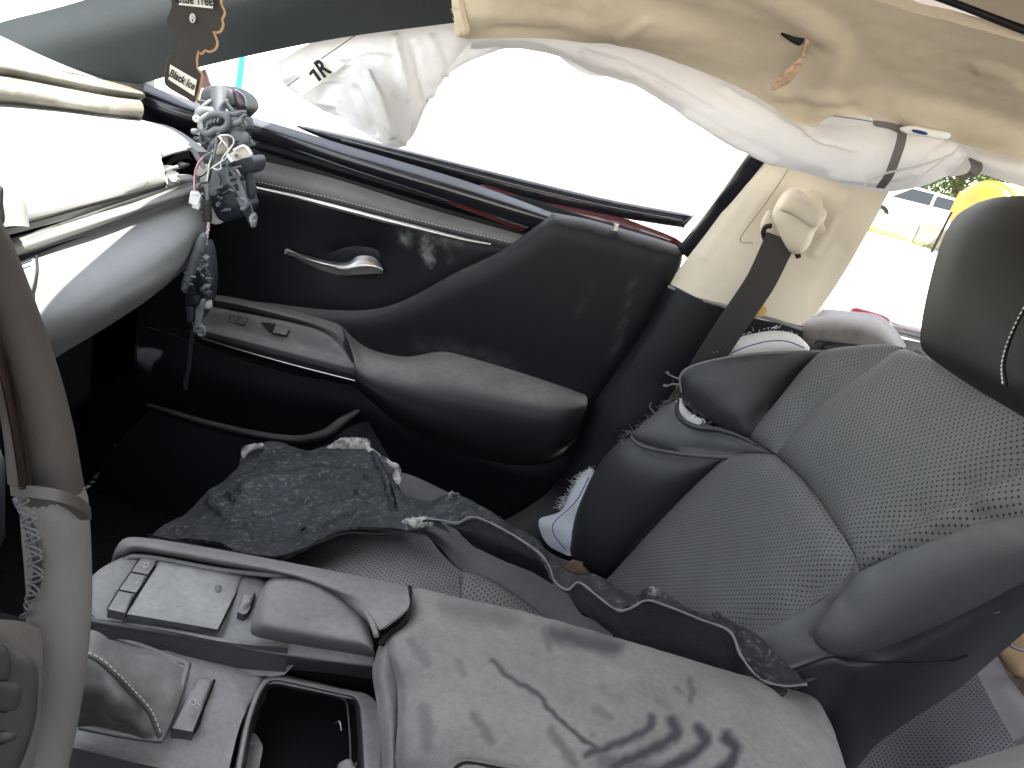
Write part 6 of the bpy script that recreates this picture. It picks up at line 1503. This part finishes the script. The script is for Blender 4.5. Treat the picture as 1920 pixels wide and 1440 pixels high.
for (a, b) in ((462, 256), (470, 268)):
    pillow('broken_clip', [(a - 4, b - 5), (a + 2, b - 6), (a + 3, b - 1), (a + 7, b), (a + 6, b + 5), (a - 1, b + 4)], SCRAP, mr, y=YM, th=.004, bulge=0.0010, w=.003, step=3)
tube('cable_guide', [(448, 230, YM - .01), (452, 250, YM - .01), (462, 276, YM - .01)], .0012, WIREK, mr)
# lower carcass
pillow('lower_block', [(424, 300), (470, 294), (472, 320), (462, 326), (452, 328), (446, 318), (424, 312)], SCRAPDK, mr, y=YM - .005, th=.05, bulge=0.0030, w=.01, step=6)
pillow('web_plate', [(398, 290), (424, 292), (424, 346), (396, 346), (394, 330), (400, 310)], SCRAP, mr, y=YM - .008, th=.004, bulge=0.0005, w=.004, step=6)
pillow('web_plate', [(394, 328), (408, 324), (412, 346), (392, 354)], SCRAP, mr, y=YM - .014, th=.004, bulge=0.0005, w=.004, step=6)
pillow('lower_shell', [(392, 356), (424, 346), (446, 342), (456, 352), (458, 374), (462, 388), (452, 402), (436, 412), (420, 416), (408, 408), (400, 392), (394, 374)], SCRAPDK, mr, y=YM + .01, th=.05, bulge=0.0110, w=.04, step=7, rough=(.003, 40))
pillow('shell_step', [(392, 356), (402, 350), (418, 347), (418, 352), (406, 356), (406, 364), (394, 368)], SCRAP, mr, y=YM - .018, th=.02, bulge=0.0010, w=.004, step=5)
pillow('ribbed_spine', [(424, 312), (432, 314), (440, 326), (446, 344), (454, 362), (458, 378), (462, 386), (456, 394), (450, 386), (442, 370), (436, 352), (426, 344), (424, 330)], SCRAP, mr, y=YM - .022, th=.012, bulge=0.0020, w=.006, step=5, rough=(.003, 70))
for q in ([(431, 336), (442, 333), (443, 338), (432, 341)], [(436, 348), (444, 345), (446, 356), (443, 358), (440, 350)], [(439, 362), (443, 364), (445, 370), (441, 370)], [(428, 322), (432, 322), (434, 330), (429, 331)]):
    pillow('spine_hole', [(a, b, YM - .03, 'c') for a, b in q], PITCHY, mr, th=.003, bulge=0.0002, w=.002, step=4)
tube('hook', [(452, 372, YM - .025), (460, 376, YM - .025), (462, 384, YM - .025), (458, 392, YM - .025), (452, 392, YM - .025)], .003, SCRAP, mr)
pillow('mirror_arm', [(454, 300), (468, 304), (470, 330), (472, 360), (470, 374), (464, 366), (460, 340), (455, 324)], SCRAPDK, mr, y=YM + .0, th=.012, bulge=0.0015, w=.006, step=6)
pillow('snapped_end', [(452, 388), (460, 374), (468, 382), (474, 398), (480, 404), (478, 420), (473, 428), (464, 414)], SCRAPDK, mr, y=YM - .01, th=.006, bulge=0.0010, w=.005, step=5, rough=(.004, 60), ragged=.8)
pillow('snapped_tip', [(470, 402), (478, 400), (480, 410), (477, 426), (474, 421), (472, 427), (468, 414)], TORNEDGE, mr, y=YM - .017, th=.005, bulge=0.0010, w=.004, step=4, rough=(.006, 90), ragged=.8)
pillow('backing_shell', [(366, 315), (378, 308), (392, 312), (400, 330), (402, 352), (400, 380), (408, 404), (418, 415), (404, 421), (392, 414), (386, 396), (372, 380), (368, 350), (364, 330)], SCRAPBG, mr, y=YM + .03, th=.01, bulge=0.0040, w=.02, step=7)
rng = random.Random(9)
for k in range(26):
    a, b = rng.choice(((384, 268), (440, 262), (420, 300), (436, 312), (404, 340), (430, 360), (446, 330), (412, 375), (380, 226), (446, 226), (428, 392)))
    a += rng.uniform(-9, 9); b += rng.uniform(-9, 9)
    V, F = box_geo(W(a, b, YM - .024 + rng.uniform(-.004, .006)), (rng.uniform(.003, .012), rng.uniform(.006, .012), rng.uniform(.0012, .0045)), Matrix.Rotation(rng.uniform(-.9, .9), 3, 'Y') @ Matrix.Rotation(rng.uniform(-.5, .5), 3, 'X'))
    mesh_obj('broken_rib', V, F, SCRAP if k % 3 else SCRAPDK, mr)
# wires
for m_, r, L in ((WIREW, .0011, [(412, 254), (426, 253), (436, 258), (438, 268), (430, 280), (420, 292), (414, 306), (414, 316), (406, 318), (398, 314)]),
                 (WIREW, .0011, [(410, 255), (416, 262), (408, 276), (398, 292), (392, 310), (388, 340)]),
                 (WIREW, .0010, [(410, 256), (424, 272), (428, 282), (424, 296), (410, 306), (394, 316)]),
                 (WIREP, .0013, [(396, 286), (380, 296), (370, 310), (365, 328), (364, 350), (366, 364)]),
                 (SCRAP, .0018, [(398, 285), (384, 293), (374, 303), (368, 316)]),
                 (WIREK, .0012, [(408, 258), (400, 290), (392, 316), (382, 328), (372, 332)]),
                 (WIREK, .0012, [(404, 262), (398, 300), (390, 340), (378, 344), (373, 352), (376, 362), (384, 372), (388, 378)]),
                 (SCRAP, .0020, [(407, 260), (402, 290), (396, 320), (391, 345), (388, 375)]),
                 (WIREK, .0013, [(376, 392), (382, 400), (386, 408)])):
    tube('wire', [(a, b, YM - .035 - .004 * math.sin(i * 1.7)) for i, (a, b) in enumerate(L)], r, m_, mr, step=3, seg=6)
V, F = box_geo(W(368, 372, YM - .035), (.016, .014, .020), Matrix.Rotation(.12, 3, 'Y'))
cn = bevel(mesh_obj('connector', V, F, CONN, mr), .002)
V, F = box_geo(W(370, 385, YM - .035), (.011, .012, .010), Matrix.Rotation(.12, 3, 'Y'))
bevel(mesh_obj('connector_plug', V, F, CONN, cn), .0015)
V, F = box_geo(W(366, 363, YM - .043), (.009, .004, .003)); bevel(mesh_obj('connector_latch', V, F, CONN, cn), .0008)
tube('grommet', [(388, 374, YM - .035), (389, 415, YM - .035)], [.0062, .0068, .006, .0068, .006], WIREK, mr, seg=12)
for k in range(4):
    tube('grommet_ring', [(388.2, 379 + k * 10, YM - .035), (388.4, 381 + k * 10, YM - .035)], .0078, SCRAPDK, mr, seg=12)

# twisted pink and white lead
ld = thing('twisted_lead', 'twisted pink and white wire pair between the broken mirror and the lamp shell', 'wire', tuple(W(388, 440, YM - .03)))
for ph, m_ in ((0, WIREP), (math.pi, WIREW)):
    base = line3([(389, 412, YM - .035), (391, 424, YM - .035), (388, 440, YM - .035), (386, 455, YM - .034), (380, 468, YM - .033)], None, 1.2)
    P = [p + Vector((math.cos(i * .55 + ph), 0, math.sin(i * .55 + ph) * .3)) * .0014 for i, p in enumerate(base)]
    V, F = tube_geo(P, .0012, 6)
    mesh_obj('strand', V, F, m_, ld)

# ------------------------------------------------------------------ lamp shell dangling on the lead
fr = thing('dangling_lamp_shell', 'broken dark repeater lamp shell dangling on a twisted lead by the armrest', 'lamp shell', tuple(W(360, 720, YM)))
YL = YM - .03
pillow('outer_shell', [(378, 437), (386, 440), (384, 458), (376, 482), (366, 508), (354, 534), (344, 550), (340, 534), (346, 512), (356, 482), (368, 450)], SCRAP, fr, y=YL - .01, th=.008, bulge=.006, w=.008, step=6)
pillow('inner_body', [(384, 452), (392, 466), (397, 500), (398, 530), (394, 560), (386, 580), (374, 600), (362, 604), (352, 596), (346, 560), (352, 536), (364, 510), (376, 482)], SCRAPDK, fr, y=YL + .005, th=.02, bulge=.008, w=.01, step=7, rough=(.005, 70))
for k, (a, b) in enumerate(((381, 474), (386, 482), (380, 488), (376, 496), (374, 504), (384, 498), (390, 508), (392, 522), (388, 536), (380, 542), (392, 548), (352, 512), (348, 524), (346, 540))):
    V, F = box_geo(W(a, b, YL - .012), (.006 + .004 * ((k * 7) % 3) / 2, .008, .0016 + .0012 * (k % 2)), Matrix.Rotation(.5 * math.sin(k * 2.3), 3, 'Y') @ Matrix.Rotation(.6 * math.sin(k * 1.7), 3, 'X'))
    mesh_obj('broken_rib', V, F, SCRAP if k % 3 else SCRAPDK, fr)
    tube('rib_wire', [(a - 5, b + 2, YL - .012), (a + 1, b + 5, YL - .014), (a + 5, b + 9, YL - .01)], .0007, SCRAP, fr, step=3, seg=5)
for (a, b) in ((363, 519), (358, 533)):
    tube('metal_pin', [(a - 5, b - 1, YL - .022), (a + 4, b + 1, YL - .022)], .0022, CHROME, fr, step=3)
pillow('lens', [(368, 516), (376, 510), (384, 520), (382, 560), (374, 566), (366, 540)], GLOSS, fr, y=YL - .006, th=.004, bulge=.002, w=.004, step=5)
pillow('socket', [(354, 556), (370, 554), (372, 570), (360, 576), (352, 572)], PITCHY, fr, y=YL - .016, th=.012, bulge=.003, w=.004, step=5)
pillow('torn_skirt', [(372, 564), (384, 562), (380, 590), (376, 606), (384, 616), (380, 626), (370, 628), (362, 618), (366, 596), (366, 580)], SCRAP, fr, y=YL - .008, th=.004, bulge=.003, w=.005, step=5, rough=(.006, 70), ragged=.6)
pillow('mud_lump', [(386, 566), (392, 564), (394, 576), (388, 580), (382, 574)], TORNEDGE, fr, y=YL - .004, th=.008, bulge=.004, w=.005, step=4)
tube('torn_loop', [(366, 616, YL - .012), (376, 612, YL - .014), (384, 618, YL - .014), (382, 628, YL - .012), (372, 628, YL - .012)], .0026, SCRAP, fr, step=3)
pillow('dark_flap', [(350, 576), (360, 574), (362, 598), (356, 606), (350, 600)], SCRAPDK, fr, y=YL - .014, th=.003, bulge=.001, w=.003, step=5)
geos = []
rng = random.Random(3)
for k in range(9):
    x0, y0 = 360 + rng.uniform(-3, 3), 618
    L = [(x0, y0, YL), (358 + rng.uniform(-4, 4), 650, YL), (354 + rng.uniform(-4, 4), 690, YL), (348 + rng.uniform(-5, 5), 715, YL), (346 + rng.uniform(-6, 6), 728 + rng.uniform(-14, 4), YL)]
    geos.append(tube_geo(line3(L, None, 6), .0007, 5))
V, F = merge(geos); mesh_obj('frayed_strand', V, F, SCRAPDK, fr)

# red scrap of the mirror cover beside the card
tag(pillow('red_shard', [(374, 150), (380, 130), (386, 136), (390, 150), (394, 162), (384, 165), (376, 164)], mat('faded_red_plastic', (.25, .13, .13), .4, .4), None, y=1.27, th=.006, bulge=.003, w=.005, step=5, ragged=.6),
    'small faded red plastic shard sticking up behind the dark tree shaped card', 'plastic shard')

# ------------------------------------------------------------------ behind the front seat
rd = thing('door', 'dusty grey rear door trim with its red sill showing past the beige pillar', 'door', tuple(W(1600, 660, 1.33)))
patch('door_cap', [[(1500, 588, 1.40), (1545, 580, 1.39), (1590, 583, 1.38), (1650, 592, 1.37), (1685, 625, 1.36), (1700, 650, 1.35)],
                   [(1500, 602, 1.33), (1548, 598, 1.32), (1590, 602, 1.31), (1640, 612, 1.31), (1670, 634, 1.31), (1690, 655, 1.31)],
                   [(1500, 632, 1.315), (1550, 634, 1.305), (1590, 638, 1.30), (1630, 642, 1.30), (1655, 652, 1.30), (1680, 664, 1.30)],
                   [(1500, 690, 1.33), (1550, 694, 1.32), (1590, 698, 1.31), (1630, 702, 1.31), (1655, 708, 1.31), (1680, 714, 1.31)]], mat('dusty_rear_trim', (.16, .145, .14), .7, .3, bump=.6, bscale=300, dust=.8, dcol=(.4, .37, .36), dlo=0, mottle=((.09, .08, .078), 18, .5, .7)), rd, nu=36, nv=24, th=.02)
tube('cap_groove', [(1528, 645, 1.298), (1532, 640, 1.297), (1570, 644, 1.295), (1640, 652, 1.295)], .0016, PITCHY, rd, pull=.004)
pillow('door_pull', [(1546, 650, 1.29), (1580, 646, 1.29), (1640, 654, 1.29), (1660, 660, 1.29), (1600, 664, 1.29), (1548, 662, 1.29)], BLACK, rd, th=.01, bulge=.004, w=.006, step=7)
pillow('red_sill', [(1596, 584, 1.42), (1605, 578, 1.42), (1660, 593, 1.42), (1668, 602, 1.42), (1640, 601, 1.42), (1600, 590, 1.42)], mat('red_lens', (.42, .04, .05), .35, .5), rd, th=.01, bulge=.004, w=.006, step=6)
pillow('red_sill', [(1664, 602, 1.42), (1690, 608, 1.42), (1730, 618, 1.42), (1745, 630, 1.42), (1700, 622, 1.42)], mat('dusty_white_plastic', (.6, .52, .52), .6, .3), rd, th=.01, bulge=.003, w=.005, step=6)
patch('window_channel', [[(1665, 606, 1.40), (1740, 630, 1.39), (1850, 665, 1.38), (1990, 705, 1.37)], [(1672, 618, 1.37), (1740, 636, 1.365), (1850, 672, 1.36), (1990, 714, 1.35)], [(1678, 626, 1.39), (1740, 643, 1.38), (1850, 682, 1.37), (1990, 725, 1.36)]], SILVER, rd, nu=24, nv=10, th=.01)
patch('lower_trim', [[(1660, 630, 1.385), (1740, 645, 1.38), (1850, 682, 1.37), (1990, 725, 1.36)], [(1690, 680, 1.36), (1740, 690, 1.36), (1850, 730, 1.35), (1990, 780, 1.34)], [(1690, 800, 1.38), (1740, 810, 1.38), (1850, 850, 1.37), (1990, 900, 1.36)]], mat('dusty_rear_trim', (0, 0, 0)), rd, nu=24, nv=12, th=.02)
pillow('torn_red_seal', [(1510, 610, 1.36), (1516, 596, 1.36), (1524, 570, 1.37), (1535, 552, 1.38), (1556, 525, 1.39), (1550, 545, 1.39), (1540, 566, 1.38), (1546, 574, 1.37), (1530, 590, 1.36), (1520, 612, 1.355)], RED, rd, th=.01, bulge=.003, w=.006, step=6, rough=(.006, 50), ragged=1.)
pillow('torn_seal', [(1508, 606, 1.345), (1520, 590, 1.345), (1538, 578, 1.35), (1548, 570, 1.35), (1544, 580, 1.35), (1530, 596, 1.345), (1524, 612, 1.34)], FOAM, rd, th=.006, bulge=.003, w=.005, step=5, rough=(.006, 60), ragged=1.)

rs = thing('seat', 'rear bench in mauve grey perforated leather seen below the passenger backrest', 'seat', tuple(W(1750, 1400, .92)))
patch('bench_cushion', [[(1480, 1330, 1.05), (1600, 1270, 1.10), (1700, 1215, 1.13), (1790, 1170, 1.15)],
                        [(1520, 1440, .92), (1640, 1390, .95), (1740, 1330, .98), (1840, 1280, 1.0)],
                        [(1560, 1560, .82), (1690, 1500, .85), (1800, 1440, .86), (1900, 1390, .88)],
                        [(1560, 1700, .74), (1740, 1640, .75), (1850, 1580, .76), (1990, 1540, .77)]], PERF_REAR, rs, nu=30, nv=30, th=.04, axes=((1, 0, 0), (0, 1, 0)))
patch('bench_border', [[(1790, 1170, 1.15), (1830, 1160, 1.16), (1870, 1200, 1.13)],
                       [(1840, 1280, 1.0), (1880, 1270, 1.02), (1920, 1300, 1.01)],
                       [(1900, 1390, .88), (1950, 1370, .9), (2000, 1400, .9)]], mat('rear_leather', (.12, .105, .11), .6, .3, dust=.4, bump=.5), rs, nu=12, nv=20, th=.04)
patch('bench_back', [[(1800, 1160, 1.2), (1860, 1080, 1.25), (1950, 1000, 1.28), (2100, 900, 1.3)], [(1860, 1230, 1.08), (1900, 1190, 1.1), (1990, 1150, 1.1), (2150, 1100, 1.1)], [(1900, 1330, .98), (1960, 1290, 1.0), (2050, 1260, 1.0), (2200, 1230, 1.0)]], mat('rear_brown_trim', (.14, .11, .09), .8, .2, bump=2., bscale=90, var=.4, vscale=14, mottle=((.05, .04, .035), 10, .45, .6)), rs, nu=24, nv=24, th=.04, rough=(.012, 12))
tag(pillow('crumpled_paper', [(1868, 1216), (1890, 1200), (1925, 1190), (1940, 1230), (1925, 1270), (1896, 1262), (1880, 1240)], mat('kraft_paper', (.36, .25, .14), .85, .2, var=.2, vscale=30), None, y=1.03, th=.003, bulge=.01, w=.02, step=8, rough=(.014, 40)),
    'crumpled brown scrap lying on the rear bench at the frame edge', 'paper scrap')
tag(tube('loose_cable', [(1884, 1192, 1.0), (1890, 1206, 1.0), (1905, 1216, 1.0), (1930, 1222, 1.0)], .0022, SCRAP), 'grey loose cable curling over the brown scrap behind the seat', 'cable')

dsx = thing('seat', 'grey leather edge of the near seat back, mostly out of view', 'seat', tuple(W(1850, 1500, .36)))
patch('back_bolster', [[(1640, 1480, .42), (1770, 1440, .42), (1850, 1416, .42), (1920, 1394, .42), (2100, 1330, .42)],
                       [(1640, 1510, .39), (1780, 1466, .385), (1860, 1440, .385), (1930, 1415, .385), (2100, 1360, .385)],
                       [(1640, 1620, .35), (1800, 1580, .34), (1880, 1550, .34), (1950, 1520, .34), (2100, 1470, .34)],
                       [(1640, 1900, .25), (1800, 1860, .25), (1900, 1830, .25), (2000, 1800, .25), (2150, 1700, .25)]], mat('near_seat_leather', (.16, .155, .15), .6, .3, dust=.5, bump=.4, dlo=-.2), dsx, nu=30, nv=20, th=.03)
